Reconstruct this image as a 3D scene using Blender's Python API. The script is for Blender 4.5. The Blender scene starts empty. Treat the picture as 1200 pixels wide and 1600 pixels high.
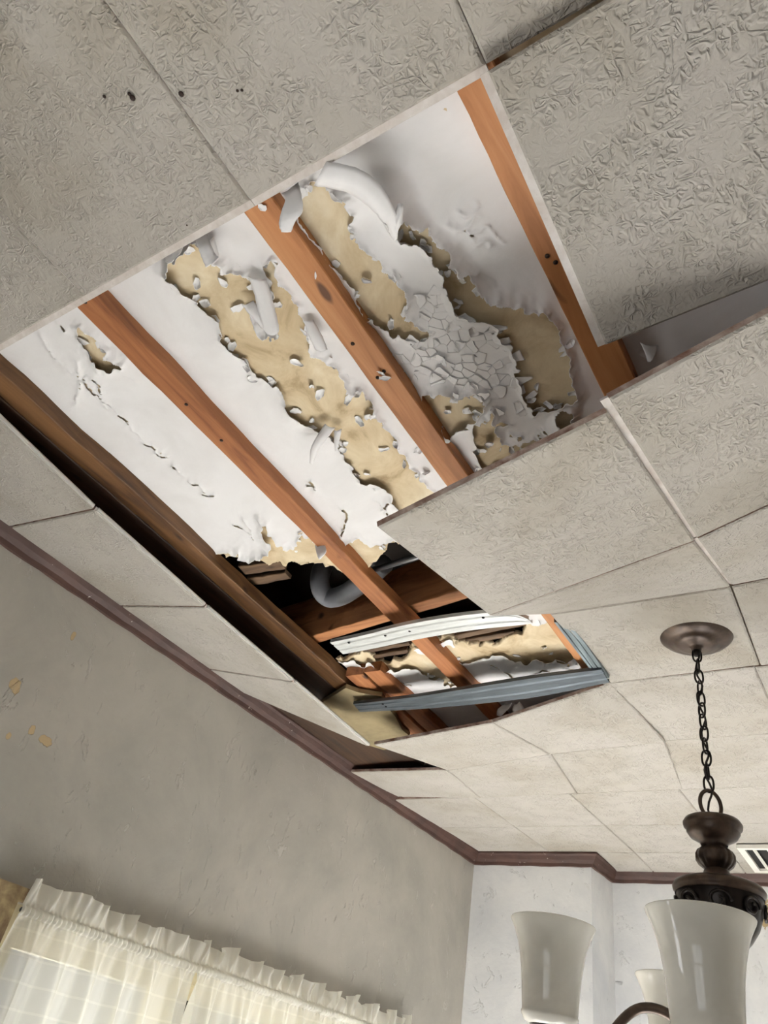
import bpy, bmesh, math, random
import numpy as np
from mathutils import Vector, Matrix

random.seed(7)
RNG = np.random.default_rng(11)
SC = bpy.context.scene
COL = SC.collection

# ------------------------------------------------------------------ camera
H = 1.05                      # camera to tile plane, metres; 1 "unit" below = H
CZ = 1.55                     # camera height above the floor
YAW, PITCH, ROLL, FPX = -0.6845339, 0.67405429, 0.21018176, 1152.0
_f = np.array([math.sin(YAW) * math.cos(PITCH), math.cos(YAW) * math.cos(PITCH), math.sin(PITCH)])
_r0 = np.array([math.cos(YAW), -math.sin(YAW), 0.0])
_u0 = np.cross(_r0, _f)
_r = math.cos(ROLL) * _r0 + math.sin(ROLL) * _u0
_u = -math.sin(ROLL) * _r0 + math.cos(ROLL) * _u0
cam = bpy.data.cameras.new('camera')
cam.sensor_fit = 'VERTICAL'
cam.sensor_height = 24.0
cam.lens = 24.0 * FPX / 1600.0
cam.clip_start = 0.02
cam_o = bpy.data.objects.new('camera', cam)
COL.objects.link(cam_o)
M = Matrix(((_r[0], _u[0], -_f[0], 0), (_r[1], _u[1], -_f[1], 0), (_r[2], _u[2], -_f[2], CZ), (0, 0, 0, 1)))
cam_o.matrix_world = M
SC.camera = cam_o

# ------------------------------------------------------------------ world, daylight, exposure
SC.view_settings.view_transform = 'Standard'
SC.view_settings.look = 'None'
SC.view_settings.gamma = 1.0
SC.view_settings.use_curve_mapping = False
SC.view_settings.exposure = -0.13
wd = bpy.data.worlds.new('sky')
SC.world = wd
wd.use_nodes = True
wd.node_tree.nodes['Background'].inputs[0].default_value = (0.82, 0.9, 1.0, 1)
wd.node_tree.nodes['Background'].inputs[1].default_value = 0.6


def daylight(name, loc, size, rot, power, col):
    l = bpy.data.lights.new(name, 'AREA')
    l.shape = 'RECTANGLE'
    l.size, l.size_y = size
    l.energy = power
    l.color = col
    o = bpy.data.objects.new(name, l)
    o.location = loc
    o.rotation_euler = rot
    COL.objects.link(o)
    return o


XW = -1.76 * H                # left wall plane
XR = 2.1 * H                  # right wall plane
YB1, YB2, YN = 3.38 * H, 3.66 * H, -2.4 * H
W1 = (1.13 * H, 2.86 * H, 0.85, 1.80)     # window openings: y0, y1, z0, z1
W2 = (-0.95 * H, 0.42 * H, 0.85, 1.85)  # unseen left window, set forward to light the near bay
W3 = (-1.2 * H, 0.6 * H, 0.85, 2.0)       # x0, x1 on the near wall
W4 = (1.75 * H, 3.42 * H, 0.8, 2.1)        # right wall: unseen opening added to admit the sun beam
# low sun through an added, unseen right-hand window, falling on the far end of the floor; skylight lamps, plus an added upward fill outside
sun = bpy.data.lights.new('low_sun', 'SUN')
sun.energy = 180
sun.angle = math.radians(1.0)
sun.color = (0.93, 0.965, 1.0)
sun_o = bpy.data.objects.new('low_sun', sun)
sun_o.rotation_euler = Vector((-math.cos(math.radians(25)), -.06, -math.sin(math.radians(25)))).to_track_quat('-Z', 'Y').to_euler()
sun_o.location = (6, 2, 5)
COL.objects.link(sun_o)
daylight('daylight_curtained_window', (XW - 0.22, (W1[0] + W1[1]) / 2, 1.33), (0.95, W1[1] - W1[0]), (0, math.radians(-90), 0), 5, (1.0, 0.98, 0.92))
daylight('added_upward_fill', (XW - 1.55, (W1[0] + W1[1]) / 2, 0.05), (2.5, 4.0), (math.pi, 0, 0), 600, (1.0, 0.985, 0.96))  # unseen lamp added outside, facing up to brighten the far ceiling
daylight('daylight_left_window', (XW - 0.22, (W2[0] + W2[1]) / 2, 1.35), (1.0, W2[1] - W2[0]), (0, math.radians(-90), 0), 42, (0.96, 0.98, 1.0))
daylight('daylight_rear_window', ((W3[0] + W3[1]) / 2, YN - 0.22, 1.42), (W3[1] - W3[0], 1.15), (math.radians(90), 0, 0), 20, (0.94, 0.97, 1.0))


# ------------------------------------------------------------------ helpers
def W(x, y, h):
    return Vector((x * H, y * H, CZ + h * H))


def ray(px, py):
    return _r * (px - 600) / FPX - _u * (py - 800) / FPX + _f


def at_h(px, py, h):          # point of the photograph at height h (units above the camera)
    d = ray(px, py)
    d = d / d[2] * h
    return W(*d)


def at_x(px, py, X):
    d = ray(px, py)
    d = d / d[0] * X
    return Vector((d[0], d[1], CZ + d[2]))


def uv_h(px, py, h=1.0):
    d = ray(px, py)
    return d[0] / d[2] * h, d[1] / d[2] * h


def to_px(x, y, h):
    x, y = np.asarray(x, float), np.asarray(y, float)
    a = x * _r[0] + y * _r[1] + h * _r[2]
    b = x * _u[0] + y * _u[1] + h * _u[2]
    c = x * _f[0] + y * _f[1] + h * _f[2]
    return 600 + FPX * a / c, 800 - FPX * b / c


def mesh(name, verts, faces, mats, parent=None, loc=None, smooth=False, fmat=None):
    me = bpy.data.meshes.new(name)
    me.from_pydata([tuple(v) for v in verts], [], [tuple(int(i) for i in f) for f in faces])
    for m in (mats if isinstance(mats, (list, tuple)) else [mats]):
        me.materials.append(m)
    if fmat is not None:
        me.polygons.foreach_set('material_index', list(fmat))
    if smooth:
        me.polygons.foreach_set('use_smooth', [True] * len(me.polygons))
    me.update()
    o = bpy.data.objects.new(name, me)
    COL.objects.link(o)
    if loc is not None:
        o.location = loc
    if parent is not None:
        o.parent = parent
    return o


def empty(name, loc):
    o = bpy.data.objects.new(name, None)
    o.empty_display_size = 0.1
    o.location = loc
    COL.objects.link(o)
    return o


def tag(o, label=None, cat=None, group=None, kind=None):
    for k, v in (('label', label), ('category', cat), ('group', group), ('kind', kind)):
        if v:
            o[k] = v
    return o


class MB:
    def __init__(self):
        self.v, self.f, self.m = [], [], []

    def add(self, vs, fs, m=0):
        n = len(self.v)
        self.v += [tuple(v) for v in vs]
        self.f += [tuple(i + n for i in f) for f in fs]
        self.m += [m] * len(fs)
        return self

    def box(self, a, b, m=0):
        (x0, y0, z0), (x1, y1, z1) = a, b
        vs = [(x0, y0, z0), (x1, y0, z0), (x1, y1, z0), (x0, y1, z0), (x0, y0, z1), (x1, y0, z1), (x1, y1, z1), (x0, y1, z1)]
        fs = [(3, 2, 1, 0), (4, 5, 6, 7), (0, 1, 5, 4), (1, 2, 6, 5), (2, 3, 7, 6), (3, 0, 4, 7)]
        return self.add(vs, fs, m)

    def lathe(self, prof, n=48, flute=None, m=0):
        vs, fs = [], []
        for i, (r, z) in enumerate(prof):
            for k in range(n):
                a = 2 * math.pi * k / n
                rr = r * (1 + (flute(i, a) if flute else 0))
                vs.append((rr * math.cos(a), rr * math.sin(a), z))
        for i in range(len(prof) - 1):
            for k in range(n):
                a, b = i * n + k, i * n + (k + 1) % n
                fs.append((a, b, b + n, a + n))
        return self.add(vs, fs, m)

    def tube(self, pts, rad, n=10, closed=False, cap=True, m=0):
        pts = [Vector(p) for p in pts]
        N = len(pts)
        rads = rad if isinstance(rad, (list, tuple)) else [rad] * N
        vs, fs = [], []
        prev = None
        for i, p in enumerate(pts):
            if closed:
                t = pts[(i + 1) % N] - pts[i - 1]
            else:
                t = pts[min(i + 1, N - 1)] - pts[max(i - 1, 0)]
            t.normalize()
            if prev is None:
                up = Vector((0, 0, 1)) if abs(t.z) < .9 else Vector((1, 0, 0))
                nx = t.cross(up).normalized()
            else:
                nx = (prev - t * prev.dot(t)).normalized()
            prev = nx
            ny = t.cross(nx)
            for k in range(n):
                a = 2 * math.pi * k / n
                vs.append(p + (nx * math.cos(a) + ny * math.sin(a)) * rads[i])
        for i in range(N if closed else N - 1):
            j = (i + 1) % N
            for k in range(n):
                fs.append((i * n + k, i * n + (k + 1) % n, j * n + (k + 1) % n, j * n + k))
        if cap and not closed:
            fs.append(tuple(range(n))[::-1])
            fs.append(tuple((N - 1) * n + k for k in range(n)))
        return self.add(vs, fs, m)

    def build(self, name, mats, parent=None, loc=None, smooth=False):
        o = mesh(name, self.v, self.f, mats, parent, loc, smooth, self.m)
        bm = bmesh.new()
        bm.from_mesh(o.data)
        bmesh.ops.recalc_face_normals(bm, faces=bm.faces)
        bm.to_mesh(o.data)
        bm.free()
        return o


# ------------------------------------------------------------------ 2-D noise
_LAT = np.random.default_rng(5).random((16, 256, 256))


def vn(x, y, seed=0, smooth=True):
    L = _LAT[seed % 16]
    x = np.asarray(x, float) + 37.3 * seed
    y = np.asarray(y, float) + 11.7 * seed
    xi, yi = np.floor(x).astype(int), np.floor(y).astype(int)
    fx, fy = x - xi, y - yi
    if smooth:
        fx, fy = fx * fx * (3 - 2 * fx), fy * fy * (3 - 2 * fy)
    a, b = L[xi % 256, yi % 256], L[(xi + 1) % 256, yi % 256]
    c, d = L[xi % 256, (yi + 1) % 256], L[(xi + 1) % 256, (yi + 1) % 256]
    return (a * (1 - fx) + b * fx) * (1 - fy) + (c * (1 - fx) + d * fx) * fy - 0.5


# ------------------------------------------------------------------ materials
class Mat:
    def __init__(self, name):
        self.m = bpy.data.materials.new(name)
        self.m.use_nodes = True
        self.t = self.m.node_tree
        self.b = self.t.nodes['Principled BSDF']

    def n(self, typ, **kw):
        nd = self.t.nodes.new(typ)
        for k, v in kw.items():
            if k.startswith('_'):
                setattr(nd, k[1:], v)
            else:
                key = int(k[1:]) if k[0] == 'i' and k[1:].isdigit() else k.replace('__', ' ')
                s = nd.inputs[key]
                if isinstance(v, bpy.types.NodeSocket):
                    self.t.links.new(v, s)
                else:
                    s.default_value = v
        return nd

    def link(self, a, b):
        self.t.links.new(a, b)

    def math(self, op, a, b=0.0, c=0.0, clamp=False):
        nd = self.n('ShaderNodeMath', _operation=op, _use_clamp=clamp)
        for i, v in enumerate((a, b, c)):
            if isinstance(v, bpy.types.NodeSocket):
                self.link(v, nd.inputs[i])
            else:
                nd.inputs[i].default_value = v
        return nd.outputs[0]

    def coords(self, scale=(1, 1, 1), rand=False, kind='Object'):
        tc = self.n('ShaderNodeTexCoord').outputs[kind]
        mp = self.n('ShaderNodeMapping', Scale=scale)
        self.link(tc, mp.inputs[0])
        out = mp.outputs[0]
        if rand:
            oi = self.n('ShaderNodeObjectInfo').outputs['Random']
            sc = self.n('ShaderNodeVectorMath', _operation='SCALE')
            sc.inputs[0].default_value = (17.0, 31.0, 23.0)
            self.link(oi, sc.inputs['Scale'])
            ad = self.n('ShaderNodeVectorMath', _operation='ADD')
            self.link(out, ad.inputs[0])
            self.link(sc.outputs[0], ad.inputs[1])
            out = ad.outputs[0]
        return out

    def noise(self, vec, scale, detail=3, rough=.5, dist=0.0, typ='FBM'):
        nd = self.n('ShaderNodeTexNoise', _noise_type=typ)
        self.link(vec, nd.inputs['Vector'])
        nd.inputs['Scale'].default_value = scale
        nd.inputs['Detail'].default_value = detail
        nd.inputs['Roughness'].default_value = rough
        nd.inputs['Distortion'].default_value = dist
        return nd.outputs['Fac'] if 'Fac' in nd.outputs else nd.outputs[0]

    def ramp(self, fac, stops, interp='LINEAR'):
        nd = self.n('ShaderNodeValToRGB')
        nd.color_ramp.interpolation = interp
        el = nd.color_ramp.elements
        while len(el) < len(stops):
            el.new(0.5)
        for e, (p, c) in zip(el, stops):
            e.position = p
            e.color = (c if len(c) == 4 else (*c, 1)) if isinstance(c, (tuple, list)) else (c, c, c, 1)
        self.link(fac, nd.inputs[0])
        return nd.outputs[0]

    def mix(self, fac, a, b, blend='MIX'):
        nd = self.n('ShaderNodeMix', _data_type='RGBA', _blend_type=blend)
        for i, v in ((0, fac), (6, a), (7, b)):
            if isinstance(v, bpy.types.NodeSocket):
                self.link(v, nd.inputs[i])
            else:
                nd.inputs[i].default_value = (*v, 1) if isinstance(v, tuple) and len(v) == 3 else v
        return nd.outputs[2]

    def bump(self, height, dist, strength=1.0):
        nd = self.n('ShaderNodeBump', Strength=strength, Distance=dist)
        self.link(height, nd.inputs['Height'])
        self.link(nd.outputs[0], self.b.inputs['Normal'])

    def set(self, **kw):
        for k, v in kw.items():
            s = self.b.inputs[k.replace('__', ' ')]
            if isinstance(v, bpy.types.NodeSocket):
                self.link(v, s)
            else:
                s.default_value = (*v, 1) if isinstance(v, tuple) and len(v) == 3 else v
        return self.m


def srgb(r, g, b):
    return tuple(((c / 255) / 12.92 if c / 255 <= .04045 else ((c / 255 + .055) / 1.055) ** 2.4) for c in (r, g, b))


def mat_tile():
    m = Mat('embossed_tile')
    v = m.coords(rand=True)

    def worms(vec, scale, width, dist, stretch=None):
        nz = m.noise(vec, scale, 1.5, .5, dist)
        a = m.math('ABSOLUTE', m.math('SUBTRACT', nz, 0.5))
        k = m.math('SUBTRACT', 1.0, m.math('DIVIDE', a, width), clamp=True)
        return m.math('MULTIPLY', m.math('MULTIPLY', k, k), m.math('SUBTRACT', 3.0, m.math('MULTIPLY', k, 2.0)))
    mp = m.n('ShaderNodeMapping', Scale=(1.0, .55, 1), Rotation=(0, 0, .7))
    m.link(v, mp.inputs[0])
    mp2 = m.n('ShaderNodeMapping', Scale=(.5, 1.0, 1), Rotation=(0, 0, .35), Location=(3, 7, 1))
    m.link(v, mp2.inputs[0])
    w1 = worms(mp.outputs[0], 60, .12, .5)
    w2 = worms(mp2.outputs[0], 70, .11, .6)
    w3 = worms(v, 105, .10, .4)
    hgt = m.math('MAXIMUM', m.math('MAXIMUM', w1, w2), m.math('MULTIPLY', w3, .6))
    msk = m.noise(v, 14, 2)
    msk = m.ramp(msk, [(.36, .25), (.55, 1.0)])
    hgt = m.math('MULTIPLY', hgt, msk)
    fine = m.noise(v, 300, 2)
    hgt = m.math('ADD', hgt, m.math('MULTIPLY', fine, .22))
    st = m.noise(v, 3.2, 4, .55, .4)
    col = m.ramp(st, [(.30, srgb(156, 148, 135)), (.5, srgb(168, 162, 152)), (.75, srgb(174, 168, 160))])
    fly = m.noise(v, 42, 1)
    dot = m.ramp(fly, [(.79, 0.0), (.81, 1.0)])
    col = m.mix(m.math('MULTIPLY', dot, .0), col, srgb(80, 65, 50))
    m.bump(hgt, .0025, .85)
    return m.set(Base__Color=col, Roughness=.72)


def mat_plain(name, col, rough=.6, var=.0, scale=8, bump=0, bscale=60, metal=0.0, axis=(1, 1, 1), dark=None):
    m = Mat(name)
    v = m.coords(axis)
    if var:
        nz = m.noise(v, scale, 4, .6, .3)
        d = dark or tuple(c * (1 - var) for c in col)
        c = m.ramp(nz, [(.35, d), (.65, col)])
    else:
        c = col
    if bump:
        m.bump(m.noise(v, bscale, 4, .6), bump)
    return m.set(Base__Color=c, Roughness=rough, Metallic=metal)


def mat_wood(name, light, mid, dark, along='Y', rough=.6, knots=True):
    m = Mat(name)
    s = {'Y': (14, 1.2, 14), 'X': (1.2, 14, 14)}[along]
    v = m.coords(s, rand=True)
    g = m.noise(v, 2.2, 5, .6, .8)
    col = m.ramp(g, [(.3, dark), (.47, mid), (.7, light)])
    fine = m.noise(v, 9, 3, .6)
    col = m.mix(m.math('MULTIPLY', fine, .35), col, dark)
    if knots:
        kv = m.coords({'Y': (1.6, .7, 1.6), 'X': (.7, 1.6, 1.6)}[along], rand=True)
        k = m.noise(kv, 14, 1)
        kk = m.ramp(k, [(.70, 0.0), (.78, 1.0)])
        col = m.mix(kk, col, tuple(c * .35 for c in dark))
    m.bump(m.math('ADD', g, m.math('MULTIPLY', fine, .5)), .0012, .6)
    return m.set(Base__Color=col, Roughness=rough)


def mat_paint():
    m = Mat('old_white_ceiling_paint')
    v = m.coords()
    nz = m.noise(v, 5, 5, .6, .5)
    col = m.ramp(nz, [(.3, srgb(226, 223, 221)), (.6, srgb(238, 236, 235))])
    ck = m.noise(v, 130, 3, .6)
    m.bump(ck, .0008, .4)
    return m.set(Base__Color=col, Roughness=.62)


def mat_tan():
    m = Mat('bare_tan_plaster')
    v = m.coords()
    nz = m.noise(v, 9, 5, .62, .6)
    col = m.ramp(nz, [(.30, srgb(158, 134, 100)), (.43, srgb(204, 183, 148)), (.58, srgb(220, 203, 171)), (.75, srgb(234, 223, 200))])  # dark stops put shading blotches, along with stains, into the colour
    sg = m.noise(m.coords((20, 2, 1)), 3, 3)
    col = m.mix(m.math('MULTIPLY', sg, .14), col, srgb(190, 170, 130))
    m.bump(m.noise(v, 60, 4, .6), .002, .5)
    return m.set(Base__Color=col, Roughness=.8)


def mat_wall(name, base, dark, spots=(), axes=('Y', 'Z')):
    m = Mat(name)
    v = m.coords()
    nz = m.noise(v, 2.2, 6, .65, .6)
    col = m.ramp(nz, [(.32, dark), (.62, base)])
    blot = m.ramp(m.noise(v, 5.5, 6, .7, .3), [(.42, 0.0), (.62, 1.0)])
    col = m.mix(m.math('MULTIPLY', blot, .16), col, tuple(c * .82 for c in dark))
    bl = m.noise(v, 6, 6, .65, .6)
    chip = m.ramp(bl, [(.66, 0.0), (.68, 1.0)])
    hgt = m.math('ADD', m.math('MULTIPLY', chip, .6), m.math('MULTIPLY', m.noise(v, 3.5, 6, .65, .3), 1.2))
    wn = m.noise(v, 26, 4, .65)
    if spots:
        sp = m.n('ShaderNodeSeparateXYZ')
        m.link(v, sp.inputs[0])
        acc = None
        for (a, b, ra, rb) in spots:
            da = m.math('DIVIDE', m.math('SUBTRACT', sp.outputs[axes[0]], a), ra)
            db = m.math('DIVIDE', m.math('SUBTRACT', sp.outputs[axes[1]], b), rb)
            d = m.math('SQRT', m.math('ADD', m.math('MULTIPLY', da, da), m.math('MULTIPLY', db, db)))
            acc = d if acc is None else m.math('MINIMUM', acc, d)
        e = m.math('ADD', acc, m.math('MULTIPLY', m.math('SUBTRACT', wn, .5), 2.6))
        k = m.ramp(e, [(.94, 1.0), (1.0, 0.0)])
        col = m.mix(k, col, srgb(178, 156, 118))
        hgt = m.math('SUBTRACT', hgt, m.math('MULTIPLY', k, .8))
    scuff = m.ramp(m.noise(m.coords((1, 1.6, .8)), 15, 7, .75, .6), [(.60, 0.0), (.63, 1.0)])
    col = m.mix(m.math('MULTIPLY', scuff, .16), col, srgb(226, 222, 214))
    hgt = m.math('ADD', hgt, m.math('MULTIPLY', scuff, .35))
    m.bump(hgt, .006, .7)
    return m.set(Base__Color=col, Roughness=.55)


def mat_trim():
    m = Mat('brown_trim_paint')
    v = m.coords()
    nz = m.noise(v, 7, 4, .6)
    col = m.ramp(nz, [(.3, srgb(60, 40, 33)), (.7, srgb(88, 60, 50))])
    chip = m.ramp(m.noise(v, 34, 5, .7, .5), [(.675, 0.0), (.69, 1.0)])
    col = m.mix(chip, col, srgb(205, 196, 184))
    m.bump(m.noise(v, 40, 4, .6), .0015, .5)
    return m.set(Base__Color=col, Roughness=.6)


def mat_sheer():
    m = Mat('sheer_curtain_cloth')
    t = m.t
    v = m.coords(kind='UV')
    sp = m.n('ShaderNodeSeparateXYZ')
    m.link(v, sp.inputs[0])

    def lines(c, freq, w):
        fr = m.math('FRACT', m.math('MULTIPLY', c, freq))
        return m.math('LESS_THAN', fr, w)
    band = m.math('MAXIMUM', m.math('MULTIPLY', lines(sp.outputs['X'], 1.0, .06), .4), lines(sp.outputs['Y'], 1.0, .10))
    head = m.math('LESS_THAN', sp.outputs['Y'], 1.58)
    wv = m.noise(v, 40, 2)
    alpha = m.math('MAXIMUM', m.math('ADD', .76, m.math('MULTIPLY', band, .07)), m.math('MULTIPLY', head, .92))
    dif = m.n('ShaderNodeBsdfDiffuse')
    dif.inputs[0].default_value = (*srgb(240, 238, 230), 1)
    tr = m.n('ShaderNodeBsdfTranslucent')
    tr.inputs[0].default_value = (*srgb(243, 241, 228), 1)
    mx = m.n('ShaderNodeMixShader')
    mx.inputs[0].default_value = .42
    m.link(dif.outputs[0], mx.inputs[1])
    m.link(tr.outputs[0], mx.inputs[2])
    tp = m.n('ShaderNodeBsdfTransparent')
    m2 = m.n('ShaderNodeMixShader')
    m.link(alpha, m2.inputs[0])
    m.link(tp.outputs[0], m2.inputs[1])
    m.link(mx.outputs[0], m2.inputs[2])
    t.links.new(m2.outputs[0], t.nodes['Material Output'].inputs[0])
    return m.m


def mat_glass_pane():
    m = Mat('window_glass')
    tp = m.n('ShaderNodeBsdfTransparent')
    gl = m.n('ShaderNodeBsdfGlossy', Roughness=.03)
    fr = m.n('ShaderNodeFresnel', IOR=1.45)
    mx = m.n('ShaderNodeMixShader')
    m.link(fr.outputs[0], mx.inputs[0])
    m.link(tp.outputs[0], mx.inputs[1])
    m.link(gl.outputs[0], mx.inputs[2])
    m.t.links.new(mx.outputs[0], m.t.nodes['Material Output'].inputs[0])
    return m.m


def mat_shade():
    m = Mat('frosted_shade_glass')
    v = m.coords()
    dif = m.n('ShaderNodeBsdfDiffuse')
    col = m.ramp(m.noise(v, 9, 4, .6, 1.0), [(.3, srgb(236, 232, 222)), (.7, srgb(250, 247, 238))])
    m.link(col, dif.inputs[0])
    tr = m.n('ShaderNodeBsdfTranslucent')
    tr.inputs[0].default_value = (*srgb(244, 240, 226), 1)
    mx = m.n('ShaderNodeMixShader')
    mx.inputs[0].default_value = .28
    m.link(dif.outputs[0], mx.inputs[1])
    m.link(tr.outputs[0], mx.inputs[2])
    gl = m.n('ShaderNodeBsdfGlossy', Roughness=.035)
    fr = m.n('ShaderNodeFresnel', IOR=1.5)
    m2 = m.n('ShaderNodeMixShader')
    m.link(fr.outputs[0], m2.inputs[0])
    m.link(mx.outputs[0], m2.inputs[1])
    m.link(gl.outputs[0], m2.inputs[2])
    m.t.links.new(m2.outputs[0], m.t.nodes['Material Output'].inputs[0])
    return m.m


MT = dict(
    tile=mat_tile(),
    tile_edge=mat_plain('stained_fibre_edge', srgb(196, 178, 166), .9, .55, 26, .002, 120, dark=srgb(128, 94, 80)),
    tile_edge_white=mat_plain('pale_fibre_edge', srgb(214, 208, 202), .8, .12, 24, .001, 150, dark=srgb(192, 182, 173)),
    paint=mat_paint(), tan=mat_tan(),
    batten=mat_wood('orange_pine', srgb(206, 148, 98), srgb(188, 126, 76), srgb(158, 100, 56)),
    batten2=mat_wood('red_brown_pine', srgb(190, 128, 80), srgb(168, 106, 62), srgb(122, 72, 40)),
    batten_dark=mat_wood('old_dark_pine', srgb(138, 98, 58), srgb(108, 74, 42), srgb(68, 44, 26)),
    board_dark=mat_wood('shade_toned_board', srgb(84, 58, 36), srgb(62, 42, 26), srgb(38, 25, 16)),  # brown wood darkened to carry the shade of the gap
    joist=mat_wood('joist_pine', srgb(206, 146, 98), srgb(182, 122, 76), srgb(132, 82, 46), 'X'),
    lath=mat_wood('grey_brown_lath', srgb(140, 112, 84), srgb(104, 80, 58), srgb(56, 40, 28), 'X'),
    metal_white=mat_plain('whitened_galvanised_metal', srgb(226, 228, 226), .38, .22, 12, .0008, 30, metal=.35, axis=(1, 10, 10)),
    metal_grey=mat_plain('grey_galvanised_metal', srgb(98, 106, 112), .42, .4, 12, .0008, 30, metal=.55, axis=(1, 10, 10)),
    metal_side=mat_plain('weathered_blue_grey_metal', srgb(140, 152, 156), .45, .5, 9, .0012, 24, metal=.4, axis=(10, 1, 10)),
    spline=mat_plain('bright_metal_spline', srgb(232, 230, 224), .3, .1, 20, metal=.4),
    olive=mat_plain('olive_tan_plaster', srgb(150, 134, 100), .85, .3, 9, .002, 50),
    pipe=mat_plain('dull_grey_pipe', srgb(150, 152, 158), .45, .25, 12),
    pipe_dark=mat_plain('dark_conduit', srgb(120, 120, 122), .35, .3, 14, metal=.5),
    void=mat_plain('void_boards', srgb(40, 32, 26), .9, .4, 6),  # near-black brown boards closing off the void
    wall_left=mat_wall('grey_peeling_wall', srgb(172, 166, 155), srgb(154, 150, 141),
                       [(at_x(a, b, XW)[1], at_x(a, b, XW)[2], c, d) for a, b, c, d in [(24, 1070, .016, .018), (50, 1140, .010, .014), (70, 1156, .022, .012), (114, 995, .006, .012), (14, 1150, .006, .008)]]),
    wall_back=mat_wall('white_back_wall', srgb(224, 223, 221), srgb(200, 201, 203), [(-0.585, 2.49, .035, .05), (-.53, 2.43, .03, .035)], ('X', 'Z')),
    wall_plain=mat_wall('plain_wall', srgb(160, 154, 146), srgb(146, 140, 132)),
    floor=mat_wood('pale_bounce_floor', srgb(206, 203, 198), srgb(196, 192, 187), srgb(180, 176, 170), 'Y', .5, False),  # unseen floor, kept pale grey to bounce light up at the ceiling
    trim=mat_trim(),
    casing=mat_plain('weathered_window_casing', srgb(206, 186, 140), .6, .5, 14, .002, 40, dark=srgb(112, 84, 62)),
    sash=mat_plain('cream_sash', srgb(224, 212, 178), .5, .15, 20),
    sheer=mat_sheer(), pane=mat_glass_pane(), shade=mat_shade(),
    bronze=mat_plain('oil_rubbed_bronze', srgb(90, 74, 62), .34, .35, 22, metal=.5, dark=srgb(56, 44, 36)),
    bronze_dark=mat_plain('dark_bronze', srgb(40, 33, 29), .3, .3, 26, metal=.6),
    cord=mat_plain('brown_cord', srgb(38, 30, 26), .6),
    vent=mat_plain('white_vent_enamel', srgb(226, 222, 212), .4, .06),
    black=mat_plain('dark_duct', srgb(20, 18, 17), .8),
    nail=mat_plain('rusty_nail', srgb(52, 36, 28), .5, .3, 80, metal=.5),
)

# ------------------------------------------------------------------ room shell
BB = 1.0135                                   # underside of the furring strips (units), just above the tiles
HP = 1.048                                    # plaster plane (units)
ZT, ZP = CZ + H, CZ + HP * H
ZTOP = CZ + 1.34 * H


def wall_with_hole(name, mat, axis, at, a0, a1, hole, thick, sign):
    """wall in the plane axis=at between a0..a1, z 0..ZTOP, with one window opening (b0, b1, z0, z1)"""
    mb = MB()
    segs = []
    if hole:
        b0, b1, z0, z1 = hole
        segs = [(a0, b0, 0, ZTOP), (b1, a1, 0, ZTOP), (b0, b1, 0, z0), (b0, b1, z1, ZTOP)]
    else:
        segs = [(a0, a1, 0, ZTOP)]
    for s0, s1, z0, z1 in segs:
        if axis == 'x':
            mb.box((min(at, at + sign * thick), s0, z0), (max(at, at + sign * thick), s1, z1))
        else:
            mb.box((s0, min(at, at + sign * thick), z0), (s1, max(at, at + sign * thick), z1))
    return tag(mb.build(name, mat), kind='structure')


tag(MB().box((XW - .15, YN - .15, -.1), (XR + .15, YB2 + .15, 0)).build('floor', MT['floor']), kind='structure')
mb = MB()
for s0, s1, z0, z1 in [(YN - .15, W2[0], 0, ZTOP), (W2[0], W2[1], 0, W2[2]), (W2[0], W2[1], W2[3], ZTOP), (W2[1], W1[0], 0, ZTOP),
                       (W1[0], W1[1], 0, W1[2]), (W1[0], W1[1], W1[3], ZTOP), (W1[1], YB2 + .15, 0, ZTOP)]:
    mb.box((XW - .15, s0, z0), (XW, s1, z1))
tag(mb.build('wall_left', MT['wall_left']), kind='structure')
XC = -1.187 * H                                # corner of the chimney breast
mb = MB().box((XW, YB1, 0), (XC, YB2 + .15, ZTOP))
tag(mb.build('wall_back', MT['wall_back']), kind='structure')
wall_with_hole('wall_back_recess', MT['wall_back'], 'y', YB2, XC, XR + .15, None, .15, 1)
wall_with_hole('wall_right', MT['wall_plain'], 'x', XR, YN - .15, YB2, W4, .15, 1)
wall_with_hole('wall_front', MT['wall_plain'], 'y', YN, XW, XR, W3, .15, -1)
tag(MB().box((XW - .15, YN - .15, ZTOP), (XR + .15, YB2 + .15, ZTOP + .05)).build('floor_above', MT['void']), kind='structure')


# crown moulding: profile (out from the wall, down from the ceiling) swept along the wall
PROF = [(0, 0), (.040, 0), (.040, .008), (.033, .015), (.024, .030), (.013, .042), (.010, .055), (0, .055)]


def crown(name, a, b, out, z0, z1, cut0=0.0, cut1=0.0):
    a, b, out = Vector(a), Vector(b), Vector(out)
    n = max(2, int((b - a).length / .05))
    vs, fs = [], []
    d = (b - a).normalized()
    for i in range(n + 1):
        t = i / n
        zt = z0 + (z1 - z0) * t
        for (o_, dn) in PROF:
            p = a.lerp(b, t) + out * o_
            if i == 0:
                p = p + d * cut0 * o_
            if i == n:
                p = p - d * cut1 * o_
            wob = .0015 * math.sin(17 * t * n + o_ * 90)
            vs.append((p.x, p.y, zt - dn + (wob if dn > 0 else 0)))
    k = len(PROF)
    for i in range(n):
        for j in range(k):
            fs.append((i * k + j, i * k + (j + 1) % k, (i + 1) * k + (j + 1) % k, (i + 1) * k + j))
    fs.append(tuple(range(k))[::-1])
    fs.append(tuple(n * k + j for j in range(k)))
    return tag(mesh(name, vs, fs, MT['trim']), kind='structure')


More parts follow.
